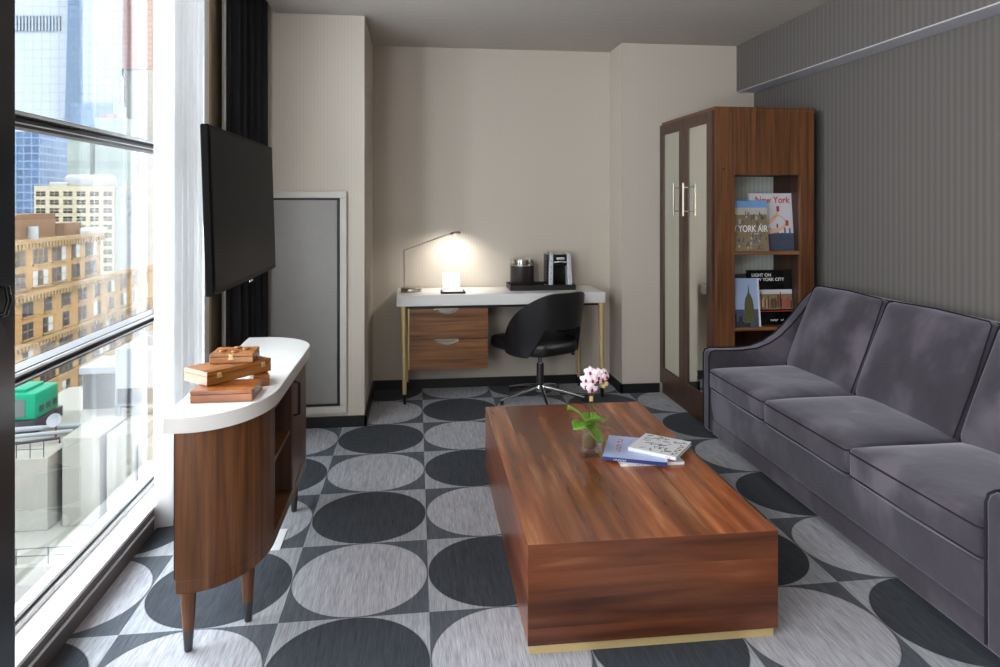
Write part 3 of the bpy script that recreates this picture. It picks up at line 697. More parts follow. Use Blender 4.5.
bm = B(); lathe(bm, [(0, 0), (.008, 0), (.008, .002), (0, .003)], seg=14, mat=Matrix.Translation((1.875-WX, y0, 1.62)) @ Matrix.Rotation(PI/2, 4, 'X')); obj('screw_cap', bm, M_walnutd, wd, smooth=True)

# books standing and lying in the wardrobe's shelves ---------------------------------
def standing(nm, label, x0, x1, y, z, h, th, cover, lean=6):
    """book standing with its front cover towards the room (-Y), leaning back"""
    t = thing(nm, label, 'book', ((x0+x1)/2, y, z)); t.rotation_euler = (-math.radians(lean), 0, 0); w2 = (x1-x0)/2; e = .002; bm = B()
    box(bm, -w2, w2, 0, e, 0, h); box(bm, -w2, w2, th-e, th, 0, h); box(bm, -w2, -w2+e, e, th-e, 0, h); obj('cover', bm, cover, t)
    boxo('pages', (-w2+e, w2-.003, e, th-e, .003, h-.003), M_pages, t); return t, w2, h
M_sky = plain('print_sky', srgb(110, 156, 206), .3, var=.2, vscale=8)
M_skyline = plain('print_haze', srgb(180, 178, 170), .3, var=.15, vscale=20)
M_city1 = plain('print_city_tan', srgb(132, 116, 92), .35, var=.5, vscale=90)
M_city2 = plain('print_city_blue', srgb(70, 92, 120), .35, var=.5, vscale=90)
M_city3 = plain('print_city_olive', srgb(84, 84, 50), .35, var=.6, vscale=110)
M_skin = plain('print_skin', srgb(222, 178, 152), .5)
M_shoe = plain('print_shoe_red', srgb(176, 48, 48), .5)
M_fog = plain('print_fog', srgb(204, 208, 214), .4, var=.1, vscale=6)
M_dusk = plain('print_dusk', srgb(150, 170, 204), .4, var=.15, vscale=6)
M_slate = plain('print_slate', srgb(70, 80, 100), .4, var=.4, vscale=60)
zs = 1.1125
t, w2, h = standing('book', 'book with an aerial city photo cover standing on the upper shelf of the wardrobe', 1.870, 2.185, 3.990, zs, .315, .02, M_city1)
boxo('cover_sky', (-w2, w2, -.0006, 0, h*.86, h), M_sky, t); boxo('cover_haze', (-w2, w2, -.0006, 0, h*.72, h*.86), M_skyline, t)
bm = B(); rnd = random.Random(3)
for i in range(120):
    x = rnd.uniform(-w2, w2-.012); z = rnd.uniform(.005, h*.72); hh = rnd.uniform(.008, .03)*(.6+z/h); ww = rnd.uniform(.004, .012)
    box(bm, x, x+ww, -.0008-.00001*i, 0, z, min(h*.80, z+hh), None, rnd.choice((0, 1, 1, 2, 3)) if z > h*.3 else rnd.choice((0, 2, 2, 3)))
obj('cover_city', bm, [M_city2, M_city1, M_city3, M_skyline], t)
text('cover_title', 'NEW YORK AIR', .058, M_white, t, (.154, -.0026, h*.38), (PI/2, 0, 0), .0006, 'RIGHT', .74)
marks('cover_subtitle', 10, .011, M_white, t, (.105, -.002, h*.33), (PI/2, 0, 0), 'RIGHT')
t, w2, h = standing('book', 'white book with red title and a photo of legs, right on the upper shelf', 2.09, 2.376, 4.03, zs, .362, .02, M_fog)
text('cover_title', 'New York', .060, M_red, t, (.128, -.0012, h*.83), (PI/2, 0, 0), .0005, 'RIGHT', .9)
boxo('cover_haze', (-w2, w2, -.0006, 0, 0, h*.30), M_slate, t)
bm = B()
for i in range(16):
    x = -w2+.01+i*.0165; hh = h*(.34+.1*math.sin(i*2.1)+.04*math.cos(i*5)); box(bm, x, x+.010, -.0009, 0, .05, hh)
obj('cover_skyline', bm, M_slate, t)
bm = B()
for pts, rr in (([(-.06, .165), (0, .19), (.035, .222), (.045, .255)], [.016, .014, .010, .006]), ([(-.06, .115), (.01, .123), (.06, .135), (.098, .165)], [.016, .015, .011, .007])):
    P3 = [Vector((x, -.0012, z)) for x, z in pts]
    for k in range(len(P3)-1):
        d = (P3[k+1]-P3[k]).normalized(); nrm = Vector((-d.z, 0, d.x)); v = [bm.verts.new(q) for q in (P3[k]-nrm*rr[k], P3[k+1]-nrm*rr[k+1], P3[k+1]+nrm*rr[k+1], P3[k]+nrm*rr[k])]; bm.faces.new(v)
obj('cover_figure', bm, M_skin, t)
bm = B()
for (x, z) in ((.046, .262), (.104, .172)): box(bm, x-.009, x+.009, -.0016, 0, z-.016, z+.018)
tube(bm, [(.045+.05*math.cos(a), -.001, .17+.05*math.sin(a)) for a in [k*PI/8 for k in range(-1, 7)]], .0014, 4)
obj('cover_shoes', bm, [M_shoe], t)
zs = .6425
t, w2, h = standing('book', 'book with a photo of a pointed skyscraper standing left on the lower shelf', 1.885, 2.128, 3.985, zs, .300, .018, M_dusk)
boxo('cover_haze', (-w2, w2, -.0005, 0, 0, h*.36), M_slate, t); boxo('cover_edge', (w2-.012, w2, -.0012, 0, 0, h), M_fog, t)
bm = B(); prism(bm, [(x_+.03, z_) for x_, z_ in ((-.012, h*.08), (.052, h*.08), (.050, h*.45), (.043, h*.58), (.035, h*.64), (.026, h*.70), (.0215, h*.86), (.0195, h*.86), (.015, h*.70), (.006, h*.64), (-.003, h*.58), (-.010, h*.45))], -.0015, -.0005, 'Y'); obj('cover_tower', bm, M_city3, t)
bm = B(); rnd = random.Random(9)
for i in range(14): x = -w2+.002+i*.0125; box(bm, x, x+.009, -.001, 0, 0, h*rnd.uniform(.1, .3))
obj('cover_skyline', bm, M_ink, t)
t, w2, h = standing('book', 'large black book with a street photo band, right on the lower shelf', 2.085, 2.376, 4.035, zs, .345, .03, M_blackg, 5)
bm = B(); box(bm, -w2+.004, w2-.004, -.0006, 0, h*.28, h*.64, None, 0)
obj('cover_photo', bm, M_city1, t)
bm = B(); rnd = random.Random(5)
box(bm, -w2+.004, w2-.004, -.0010, 0, h*.56, h*.64, None, 0)
for i in range(26):
    x = -w2+.006+i*.0107; box(bm, x, x+rnd.uniform(.003, .008), -.0012, 0, h*rnd.uniform(.29, .33), h*rnd.uniform(.44, .55), None, rnd.choice((1, 2, 3, 1)))
for x in (-.07, .06): box(bm, x, x+.005, -.0015, 0, h*.28, h*.6, None, 1)
box(bm, -w2+.004, w2-.004, -.0014, 0, h*.24, h*.255, None, 3)
obj('cover_street', bm, [M_fog, M_ink, M_skin, M_shoe], t)
text('cover_title', 'LIGHT ON\nNEW YORK CITY', .028, M_white, t, (-.125, -.0012, h*.88), (PI/2, 0, 0), .0005)
marks('cover_print', 9, .014, M_white, t, (-.01, -.001, h*.07), (PI/2, 0, 0))
b = book('book', 'slate-coloured book at the bottom of the flat pile on the lower shelf', (2.08, 4.17, .6425), .15, .24, .18, .04, M_slate, 'F')
for k, (lb_, m_) in enumerate((('black book lying on the flat slate-coloured one behind the standing books', M_ink), ('pale book in the middle of the flat pile behind the standing books', M_bkwhite), ('dark book topmost of the flat pile on the lower shelf', M_slate))):
    book('book', lb_, (2.05+.01*k, 4.175, .683+.0865*k), -.1+.12*k, .24, .17, .086, m_, 'F')

# ================================================================== DESK
dk = thing('desk', 'white-topped writing desk on brass legs with walnut drawers in the recess', 'desk', (.61, 4.97, 0))
DX, DY = .61, 4.97
bm = B(); box(bm, -.136-DX, 1.358-DX, 4.77-DY, 5.182-DY, .688, .765); obj('desktop', bm, M_stone, dk, bevel=.003)
bm = B(); box(bm, -.10-DX, 1.32-DX, 4.80-DY, 5.15-DY, .668, .688); obj('underframe', bm, M_black, dk)
for (x, y) in ((-.088, 4.80), (1.333, 4.80), (-.075, 5.13), (1.24, 5.12)):
    bm = B(); tube(bm, [(x-DX, y-DY, .688), (x+.008-DX, y-DY, .07)], [.021, .014], 18); l = obj('leg', bm, M_brass, dk, smooth='angle')
    bm = B(); tube(bm, [(x+.008-DX, y-DY, .07), (x+.010-DX, y-DY, 0)], [.0142, .010], 18); lab(obj('ferrule', bm, M_black, l, smooth='angle'), 'black leg tip')
boxo('drawer_carcass', (-.046-DX, .507-DX, 4.81-DY, 5.13-DY, .232, .668), M_walnutd, dk)
boxo('side_strip', (-.056-DX, -.047-DX, 4.80-DY, 5.13-DY, .232, .668), M_brass, dk)
def drawer(z0, z1, nm):
    bm = B(); n = 16; cx = .215-DX; xs = [-.044-DX]+[cx-.085+.17*i/n for i in range(n+1)]+[.506-DX]
    top = [(xs[0], z1)]+[(cx-.085+.17*i/n, z1-.030*math.sin(PI*i/n)**.8) for i in range(n+1)]+[(xs[-1], z1)]
    prism(bm, [(xs[0], z0)]+top+[(xs[-1], z0)], 4.790-DY, 4.81-DY, 'Y'); d = obj(nm, bm, M_walnutx, dk)
    bm = B(); v = []
    def f(u, v_):
        x = cx-.088+.176*u; zz = z1-.033*math.sin(PI*u)**.8
        return (x, 4.787-DY-.006*math.sin(PI*v_)+.012*v_, zz-.004+v_*.010)
    surf(bm, f, 20, 4); h = obj('handle', bm, M_chrome, d, smooth=True); s = h.modifiers.new('s', 'SOLIDIFY'); s.thickness = .002; lab(h, 'chrome crescent finger pull')
    bm = B(); prism(bm, [(cx-.084, z1+.001)]+[(cx-.084+.168*i/n, z1-.031*math.sin(PI*i/n)**.8) for i in range(n+1)]+[(cx+.084, z1+.001)], 4.8085-DY, 4.8095-DY, 'Y'); obj('pull_recess', bm, M_nickel, d)
drawer(.236, .447, 'drawer'); drawer(.452, .664, 'drawer')

# desk lamp
lp = thing('desk_lamp', 'slim brushed nickel desk lamp with angled arm on the left of the desk', 'lamp', (-.035, 4.975, .765))
bm = B(); lathe(bm, [(0, 0), (.074, 0), (.076, .004), (.076, .026), (.072, .030), (0, .030)], seg=36); obj('base', bm, M_nickel, lp, smooth='angle')
bm = B(); tube(bm, [(-.050, 0, .028), (-.052, 0, .295)], .0058, 10); rbox(bm, -.052, 0, .300, .007, .007, .009, .003, n=2); obj('pole', bm, M_nickel, lp, smooth='angle')
bm = B(); tube(bm, [(-.052, 0, .300), (.265, 0, .415), (.285, 0, .418)], .0055, 10); obj('arm', bm, M_nickel, lp, smooth=True)
bm = B(); lathe(bm, [(0, .012), (.030, .011), (.038, .004), (.038, -.006), (.033, -.006), (.030, .0), (0, .002)], seg=28, mat=Matrix.Translation((.322, 0, .424)) @ Matrix.Rotation(-.12, 4, 'Y')); hd = obj('lamp_head', bm, M_nickel, lp, smooth='angle')
M_bulb = plain('lamp_diffuser', (1, 1, 1, 1), .5, emit=((1, .93, .82, 1), 12))
bm = B(); lathe(bm, [(0, 0), (.029, 0), (.029, -.003), (0, -.003)], seg=24, mat=Matrix.Translation((.322, 0, .422)) @ Matrix.Rotation(-.12, 4, 'Y')); obj('diffuser', bm, M_bulb, hd)
ld = bpy.data.lights.new('desk_lamp_light', 'SPOT'); ld.energy = 8; ld.spot_size = math.radians(150); ld.spot_blend = .9; ld.shadow_soft_size = .03; ld.color = (1, .95, .88)
lo = bpy.data.objects.new('desk_lamp_light', ld); C.objects.link(lo); lo.parent = lp; lo.location = (.322, 0, .410); lo.rotation_euler = (.45, .1, 0)

# notepad tray and card
pt = thing('note_tray', 'small black tray holding a white notepad on the desk', 'tray', (.262, 4.885, .765))
bm = B(); box(bm, -.088, .088, -.065, .065, 0, .005); box(bm, -.088, .088, -.065, -.057, .005, .014); box(bm, -.088, .088, .057, .065, .005, .014); box(bm, -.088, -.080, -.057, .057, .005, .014); box(bm, .080, .088, -.057, .057, .005, .014)
obj('tray_body', bm, M_black, pt, bevel=.001)
o = boxo('notepad', (.19, .333, 4.835, 4.938, .7705, .781), M_paperw); tag(o, 'white notepad lying in the small black tray', 'notepad')
M_magenta = plain('magenta_band', srgb(176, 24, 110), .5)
tc = thing('tent_card', 'white folded card with a magenta edge standing behind the notepad', 'card', (.258, 5.02, .765))
bm = B(); box(bm, -.064, .064, -.002, 0, 0, .132, Matrix.Rotation(-.12, 4, 'X')); box(bm, -.064, .064, 0, .002, 0, .132, Matrix.Translation((0, .033, 0)) @ Matrix.Rotation(.12, 4, 'X')); obj('card_leaf', bm, M_paperw, tc)
bm = B(); box(bm, -.062, .064, -.0032, -.0022, .002, .010, Matrix.Rotation(-.12, 4, 'X')); obj('printed_band', bm, M_magenta, tc)
for z in (.1, .085, .075):
    bm = B(); box(bm, -.03, .03, -.0030, -.0022, z, z+.0015, Matrix.Rotation(-.12, 4, 'X')); obj('printed_line', bm, M_grey, tc)

# coffee tray
tr = thing('serving_tray', 'black rectangular serving tray with ice bucket and coffee maker on the desk', 'tray', (.93, 5.035, .765))
hx, hy = .245, .115; bm = B(); box(bm, -hx, hx, -hy, hy, 0, .006); box(bm, -hx, hx, -hy, -hy+.008, .006, .04); box(bm, -hx, hx, hy-.008, hy, .006, .04); box(bm, -hx, -hx+.008, -hy+.008, hy-.008, .006, .04); box(bm, hx-.008, hx, -hy+.008, hy-.008, .006, .04)
obj('tray_body', bm, M_black, tr, bevel=.001)
M_ice = plain('ice_bucket_leatherette', srgb(34, 28, 28), .35)
ib = thing('ice_bucket', 'dark round ice bucket with a clear lid on the serving tray', 'ice bucket', (.795, 5.065, .7715)); ib.scale = (1, 1, 1.18)
bm = B(); lathe(bm, [(0, 0), (.086, 0), (.089, .004), (.089, .140), (.085, .142), (0, .142)], seg=36); obj('bucket_body', bm, M_ice, ib, smooth='angle')
bm = B(); lathe(bm, [(.084, .142), (.091, .142), (.091, .150), (.084, .150)], seg=36); obj('rim', bm, M_nickel, ib, smooth='angle')
bm = B(); lathe(bm, [(.090, .150), (.090, .184), (.086, .187), (0, .187), (0, .181), (.084, .181), (.084, .150)], seg=36); li = obj('lid', bm, M_water, ib, smooth='angle')
bm = B(); lathe(bm, [(0, .150), (.045, .150), (.045, .176), (0, .178)], seg=20); obj('lid_knob', bm, M_nickel, li, smooth='angle')
cm = thing('coffee_maker', 'black and silver pod coffee maker on the serving tray', 'coffee maker', (1.073, 5.06, .7715))
M_silver = plain('silver_plastic', srgb(200, 204, 212), .3, .3)
def side(s):
    bm = B(); prism(bm, [(-.085, 0), (.09, 0), (.09, .235), (.06, .262), (-.045, .262), (-.062, .245)], s*.058, s*.092, 'X')
    for v in bm.verts:
        if v.co.z > .2: v.co.x *= .86
    return bm
for s in (-1, 1): obj('side_panel', side(s), M_silver, cm, bevel=.006)
bm = B(); box(bm, -.058, .058, .0, .09, 0, .24); box(bm, -.058, .058, -.085, .0, 0, .022); box(bm, -.052, .052, -.066, 0, .165, .25); obj('machine_body', bm, M_blackg, cm, bevel=.006)
bm = B(); tube(bm, [(-.055, -.06, .19), (-.04, -.086, .197), (0, -.094, .2), (.04, -.086, .197), (.055, -.06, .19)], .006, 8); obj('handle', bm, M_chrome, cm, smooth=True)
bm = B(); rbox(bm, .002, -.068, .222, .03, .006, .008, .003, n=2); obj('badge', bm, M_silver, cm, smooth=True)
bm = B(); box(bm, -.098, -.092, -.06, .085, .02, .25); obj('water_tank', bm, M_blackg, cm, bevel=.003)
for k in range(4):
    bm = B(); tube(bm, [(-.076+k*.002, -.0865+k*.001, .07+k*.045), (-.076+k*.002, -.090+k*.001, .07+k*.045)], .005, 10); obj('button', bm, M_grey, cm)
for k in range(3):
    o = boxo('sachet', (.705+k*.062, .758+k*.062, 4.936, 4.966, .772, .797), M_paperw, bevel=.004)
    tag(o, ('white sachet at the left front corner of the serving tray', 'middle one of the three white sachets on the serving tray', 'white sachet nearest the coffee maker on the serving tray')[k], 'sachet', 'sachets on the serving tray')

# ================================================================== OFFICE CHAIR
CX, CY = .885, 4.80; face = math.radians(118)   # direction the chair faces, from +X
ch = thing('desk_chair', 'black leather swivel chair with a cut-out back at the white desk', 'chair', (CX, CY, 0), face)
# local +X = front of the chair
bm = B(); rbox(bm, .03, 0, .402, .262, .245, .046, .035, (0, 0, .012), 8, warp=lambda p: Vector((p.x, p.y*(1-.18*max(0, -p.x/.26)**2), p.z)))
for v in bm.verts:
    if v.co.x < -.05: v.co.y *= 1-.35*((-.05-v.co.x)/.2)**2
obj('seat', bm, M_leather, ch, smooth=True)
def shell(off):
    def f(u, v):
        ph = (u-.5)*2*math.radians(118); a = abs(ph)/math.radians(118)
        top = .800-.0*a if a < .15 else .800-.36*((a-.15)/.85)**1.7
        bot = .548-.0*a if a < .30 else (.548-.20*min(1, (a-.30)/.22)**.8)
        bot = max(bot, .348); bot = bot-.0
        z = bot+(top-bot)*v; hgt = max(0, (z-.42)/.38)
        rx = .272+.045*hgt+off; ry = .262+.055*hgt*(1-.3*a)+off
        return (-rx*math.cos(ph)-.015, -ry*math.sin(ph), z)
    return f
bm = B(); nu, nv = 72, 14
g1 = surf(bm, shell(0), nu, nv); g2 = surf(bm, shell(-.032), nu, nv)
for g in (g1,): pass
for i in range(nu):
    bm.faces.new((g1[i][0], g1[i+1][0], g2[i+1][0], g2[i][0])); bm.faces.new((g1[i][nv], g1[i+1][nv], g2[i+1][nv], g2[i][nv]))
for j in range(nv):
    bm.faces.new((g1[0][j], g1[0][j+1], g2[0][j+1], g2[0][j])); bm.faces.new((g1[nu][j], g1[nu][j+1], g2[nu][j+1], g2[nu][j]))
obj('backrest', bm, M_leather, ch, bevel=.008, seg=3)
bm = B(); rbox(bm, 0, 0, .362, .10, .08, .014, .008, n=3); obj('mechanism', bm, M_black, ch, smooth=True)
bm = B(); tube(bm, [(-.06, -.06, .36), (-.10, -.19, .355), (-.105, -.215, .335)], .007, 8); rbox(bm, -.105, -.218, .328, .012, .009, .018, .006, n=2); obj('lever', bm, M_black, ch, smooth=True)
bm = B(); tube(bm, [(0, 0, .35), (0, 0, .22)], .016, 16); obj('gas_column', bm, M_chrome, ch, smooth='angle')
bm = B(); tube(bm, [(0, 0, .26), (0, 0, .10)], .026, 18); obj('column_cover', bm, M_dmetal, ch, smooth='angle')
bm = B(); lathe(bm, [(0, .06), (.036, .06), (.040, .075), (.036, .105), (.026, .115), (0, .115)], seg=24); obj('hub', bm, M_chrome, ch, smooth='angle')
for k in range(5):
    a = math.radians(-90+72*k)-face; c_, s_ = math.cos(a), math.sin(a)
    bm = B(); tube(bm, [(.03*c_, .03*s_, .092), (.16*c_, .16*s_, .068), (.315*c_, .315*s_, .028)], [.016, .013, .009], 10)
    sp = obj('base_leg', bm, M_chrome, ch, smooth=True)
    bm = B(); tube(bm, [(.305*c_, .305*s_, .026), (.305*c_, .305*s_, 0)], [.012, .014], 12); obj('glide', bm, M_black, sp)

# pale leaflet on the carpet by the console
o = boxo('leaflet', (-.595, -.552, 2.85, 3.03, .0005, .003), M_paperw); o.rotation_euler = (0, 0, 0)
tag(o, 'pale paper leaflet lying on the carpet beside the console', 'leaflet')

# ================================================================== OUTSIDE: the city seen from an upper floor
def osrgb(r, g, b):
    c = srgb(r, g, b); return (c[0]*.155, c[1]*.155, c[2]*.155, 1)
M_brick = brickmat('tan_brick', osrgb(198, 158, 106), osrgb(178, 136, 86), osrgb(172, 144, 106), 2.2)
M_brickd = brickmat('brown_brick', osrgb(152, 112, 80), osrgb(134, 96, 68), osrgb(140, 120, 100), 2.2)
M_cornice = plain('stone_cornice', osrgb(168, 140, 100), .8, var=.2, vscale=1.5)
M_cream = plain('cream_masonry', osrgb(214, 206, 178), .85, var=.12, vscale=.3)
M_winglass = plain('dark_window_glass', osrgb(50, 54, 62), .6, 0, .12, var=.5, vscale=.5)
M_winpale = plain('blind_in_window', osrgb(186, 192, 192), .6)
M_whitem = plain('white_masonry', osrgb(190, 194, 196), .85, var=.1, vscale=.5)
M_roofw = plain('white_roof', osrgb(176, 176, 166), .9, var=.12, vscale=.8)
M_gravel = plain('street_grey', osrgb(128, 124, 118), .95, var=.4, vscale=1.2)
M_green = plain('generator_green', osrgb(0, 158, 120), .5, var=.06, vscale=1)
M_grille = plain('grille_grey', osrgb(110, 120, 118), .6, var=.3, vscale=8)
M_unit = plain('cabinet_grey_white', osrgb(168, 176, 182), .6, var=.06, vscale=1)
M_duct = plain('duct_dark', osrgb(70, 72, 80), .6)
M_wtc = curtainwall('pale_glass_tower', osrgb(206, 218, 230), osrgb(176, 196, 218), 17.0, 19.0, .13, .3, 0, None, .06)
M_wtcd = curtainwall('blue_glass_facet', osrgb(140, 168, 198), osrgb(116, 146, 182), 9.0, 16.0, .2, .25, 0, None, .12)
M_wtcm = curtainwall('mid_glass_tower', osrgb(190, 204, 218), osrgb(160, 178, 198), 14.0, 17.0, .2, .35, 0, None, .1)
M_blueg = curtainwall('blue_glass_office', osrgb(104, 138, 182), osrgb(150, 176, 208), 6.0, 7.0, .16, .3, 0, None, .35)
M_redt = curtainwall('red_netting_tower', osrgb(226, 184, 184), osrgb(190, 136, 138), 11.0, 13.0, .25, .8, 0, None, .15)
M_palet = curtainwall('pale_green_tower', osrgb(190, 204, 200), osrgb(160, 178, 176), 3.0, 30.0, .3, .6, 0, None, .1)
M_whit = curtainwall('white_tower', osrgb(206, 212, 216), osrgb(188, 196, 204), 7.0, 12.0, .15, .6, 0, None, .05)

for nm_ in list(MATS)[list(MATS).index('tan_brick'):]:      # weathered, matt surfaces outside
    MATS[nm_].node_tree.nodes['Principled BSDF'].inputs['Specular IOR Level'].default_value = .03
# right-hand brick building: its street face lies along x = -59, running away from the camera
bb = thing('brick_building', 'long tan brick building with bands of dark windows across the street', 'building', (-59, 100, -60))
def zz(z): return z+60
Y0, Y1 = -22, 112
bm = B(); box(bm, -26, 0, Y0, 36, 0, zz(-4.6)); obj('upper_wall', bm, M_brick, bb)
bm = B(); box(bm, 0, 1.1, Y0, Y1, 0, zz(-12.6)); obj('lower_wall', bm, M_brick, bb)
def corn(nm, x, z, h, out, dent=True):
    bm = B(); box(bm, x, x+out, Y0, Y1, z-h, z); box(bm, x, x+out*.6, Y0, Y1, z-h*2.2, z-h)
    if dent:
        y = Y0
        while y < min(70, Y1): box(bm, x+out*.6, x+out*.95, y, y+.45, z-h*2.4, z-h); y += .95
    obj(nm, bm, M_cornice, bb)
Y1k = Y1; Y1 = 36; corn('cornice', 0, zz(-4.4), .6, .7); Y1 = Y1k; corn('cornice', 1.1, zz(-12.2), .55, .8); corn('cornice', 1.1, zz(-19.6), .5, .6); corn('string_course', 1.1, zz(-26.8), .4, .4, False)
wins = []
for z, x, kind in ((-7.2, 0, 3), (-10.6, 0, 3), (-14.6, 1.1, 2), (-18.0, 1.1, 2), (-22.0, 1.1, 3), (-25.6, 1.1, 3), (-29.4, 1.1, 2), (-33, 1.1, 3)):
    for k in range(12 if x else 6):
        wins.append((z, x, kind, k))
random.seed(11)
for z, x, kind, k in wins:
    yb = 4.2+k*5.6-.0; bm = B(); n = kind if (k+int(z)) % 3 else max(1, kind-1); wd_ = 1.25 if n > 1 else 2.1
    tot = n*wd_+(n-1)*.28; y = yb-tot/2
    for i in range(n):
        mi = 2 if random.random() < .14 else 0
        box(bm, x-.05, x+.06, y, y+wd_, zz(z)-1.15, zz(z)+1.15, None, mi); box(bm, x-.05, x+.12, y, y+wd_, zz(z)-.06, zz(z)+.06, None, 1)
        y += wd_+.28
    box(bm, x, x+.3, yb-tot/2-.2, yb+tot/2+.2, zz(z)-1.4, zz(z)-1.2, None, 1)
    obj('window', bm, [M_winglass, M_cornice, M_winpale], bb)
bm = B(); box(bm, -16, -3, -16, 26, zz(-4.6), zz(-.6)); obj('penthouse', bm, M_brickd, bb)
bm = B(); box(bm, -7, -2.5, 28, 34, zz(-4.6), zz(-2.4)); box(bm, -2.8, -1.8, 12, 13, zz(-4.6), zz(-2.2)); obj('roof_hut', bm, M_brickd, bb)
bm = B(); tube(bm, [(-2.5, 18, zz(-4.6)), (-2.5, 18, zz(-2.6))], .8, 12); rbox(bm, -3, 38, zz(-4.2), 1.5, 4.5, .6, .4, n=2); obj('roof_vents', bm, M_whitem, bb, smooth='angle')

def facade(nm, label, x0, x1, y0, y1, zb, zt, mat, cols, rows, z_first, dz, ww, wh, wmats, x_first=None, dx=None, faces='F'):
    t = thing(nm, label, 'building', ((x0+x1)/2, y0, zb)); cx = (x0+x1)/2
    bm = B(); box(bm, x0-cx, x1-cx, 0, y1-y0, 0, zt-zb); obj('wall', bm, mat, t)
    dx = dx or (x1-x0)/cols; x_first = x_first if x_first is not None else x0+dx/2
    for r in range(rows):
        for c in range(cols):
            x = x_first+c*dx-cx; z = z_first-r*dz-zb
            bm = B(); box(bm, x-ww/2, x+ww/2, -.12, .2, z-wh/2, z+wh/2); box(bm, x-ww/2, x+ww/2, -.2, .2, z-.1, z+.1, None, 1); box(bm, x-.1, x+.1, -.2, .2, z-wh/2, z+wh/2, None, 1)
            obj('window', bm, wmats, t)
    return t
cr = facade('cream_building', 'cream office block with rows of wide windows behind the brick building', -169.3, -135.5, 326, 352, -110, 8.4, M_cream, 6, 11, 4.9, 3.75, 3.7, 2.1, [M_winglass, M_cream])
bm = B(); rbox(bm, 2.5, 10, 120.4, 9.5, 6, 3.4, 2.2, n=3); rbox(bm, -8.5, 8, 118.7, 4, 5, 1.6, .8, n=3); obj('roof_housing', bm, M_whitem, cr, smooth='angle')
facade('white_building', 'pale building with small square windows to the right of the cream block', -135.4, -112, 326.5, 350, -110, 7.4, M_whitem, 6, 12, 4.5, 4.2, 1.9, 2.2, [M_winpale, M_whitem])
# lower wing in front of the white building
facade('grey_building', 'hazy low grey block seen past the end of the brick building', -52, -38, 232, 250, -80, -9, M_whitem, 5, 8, -12, 4.0, 1.7, 2.0, [M_winpale, M_whitem])

def tower(nm, label, pts, zb, zt, mat, taper=None):
    cx = sum(p[0] for p in pts)/len(pts); cy_ = sum(p[1] for p in pts)/len(pts)
    t = thing(nm, label, 'building', (cx, cy_, zb)); bm = B()
    n = len(pts); top = taper or pts
    A = [bm.verts.new((p[0]-cx, p[1]-cy_, 0)) for p in pts]; Bv = [bm.verts.new((p[0]-cx, p[1]-cy_, zt-zb)) for p in top]
    bm.faces.new(A); bm.faces.new(Bv)
    for i in range(n): bm.faces.new((A[i], A[(i+1) % n], Bv[(i+1) % n], Bv[i]))
    obj('shaft', bm, mat, t); return t
# far glass skyscraper, pale front and a bluer facet on its right
t = tower('skyscraper', 'huge pale blue glass skyscraper filling the top of the window', [(-1060, 1640), (-787, 1610), (-787, 1800), (-1060, 1800)], -120, 560, M_wtc, [(-1060, 1640), (-735, 1600), (-735, 1800), (-1060, 1800)])
bm = B()
for i in range(34):
    x = -1020+i*7.2; yy = -74-.1*(x+1060); box(bm, x+923, x+926.5, yy-8, yy+10, 498, 531)
obj('louvre_band', bm, M_wtcm, t)
t = tower('skyscraper', 'narrow blue glass skyscraper just right of the huge pale one', [(-757, 1560), (-706, 1555), (-740, 1625), (-780, 1625)], -120, 600, M_wtcd, [(-738, 1560), (-690, 1555), (-722, 1625), (-760, 1625)])
t = tower('skyscraper', 'grey blue gridded skyscraper between the narrow blue one and the red one', [(-675, 1478), (-597, 1470), (-622, 1530), (-700, 1535)], -120, 620, M_wtcm)
t = tower('skyscraper', 'half-built skyscraper wrapped in pink and red netting above a white shaft', [(-665, 1648), (-588, 1640), (-640, 1780), (-720, 1780)], -120, 305, M_whit)
bm = B(); prism(bm, [(-16, -68), (67, -76), (15, 66), (-68, 66)], 425, 760); obj('netting_floors', bm, M_redt, t)
tower('office_tower', 'blue glass office tower below the pale skyscraper', [(-362, 655), (-333.5, 651), (-333.5, 700), (-362, 700)], -110, 64, M_blueg)
t = tower('office_tower', 'pale green ribbed stone tower beside the blue office tower', [(-410, 846), (-377, 842), (-377, 880), (-410, 880)], -110, 88, M_palet)
t = tower('office_tower', 'pale stepped stone tower above the white roof housing', [(-373, 846), (-340, 842), (-340, 880), (-373, 880)], -110, 100, M_palet)
bm = B(); box(bm, -12, 6, -14, 18, 210, 214); obj('upper_tier', bm, M_redt, t)
tower('office_tower', 'low grey glass tower just above the upper window rail', [(-590, 1255), (-520, 1247), (-520, 1300), (-590, 1300)], -110, 172, M_wtcd)
tower('office_tower', 'tall white hazy tower at the right of the window', [(-268, 700), (-238, 696), (-238, 740), (-268, 740)], -110, 62, M_whit)

# street level and nearer roofs
o = boxo('street', (-900, 60, 52, 2200, -62, -60), M_gravel); struct(o)
rf = thing('roof_terrace', 'white roof terrace with pale plant-room blocks and cable railing below the window', 'roof', (-20, 46, -30))
bm = B(); box(bm, -16, 17, -7.2, 30, 0, 12.0); obj('roof_slab', bm, M_roofw, rf)
def blk(x0, x1, y0, y1, zt, nm='plant_block'):
    bm = B(); box(bm, x0+20, x1+20, y0-46, y1-46, 12.0, zt+30); return obj(nm, bm, M_roofw, rf, bevel=.06)
b_ = blk(-25.8, -21.6, 43, 47, -13.7)
boxo('vent_grille', (-1.58, -1.54, -1.6, -.6, 14.6, 15.4), M_grille, b_)
blk(-21.0, -18.9, 43.4, 47.4, -12.7); blk(-18.5, -16.9, 43.4, 47, -12.6); blk(-16.8, -12.5, 43.6, 49, -13.4); blk(-26, -13, 49, 53, -13.8)
bm = B()
for i in range(13): x = -6+i*1.6; tube(bm, [(x, -6.9, 12.0), (x, -6.9, 12.9)], .03, 6)
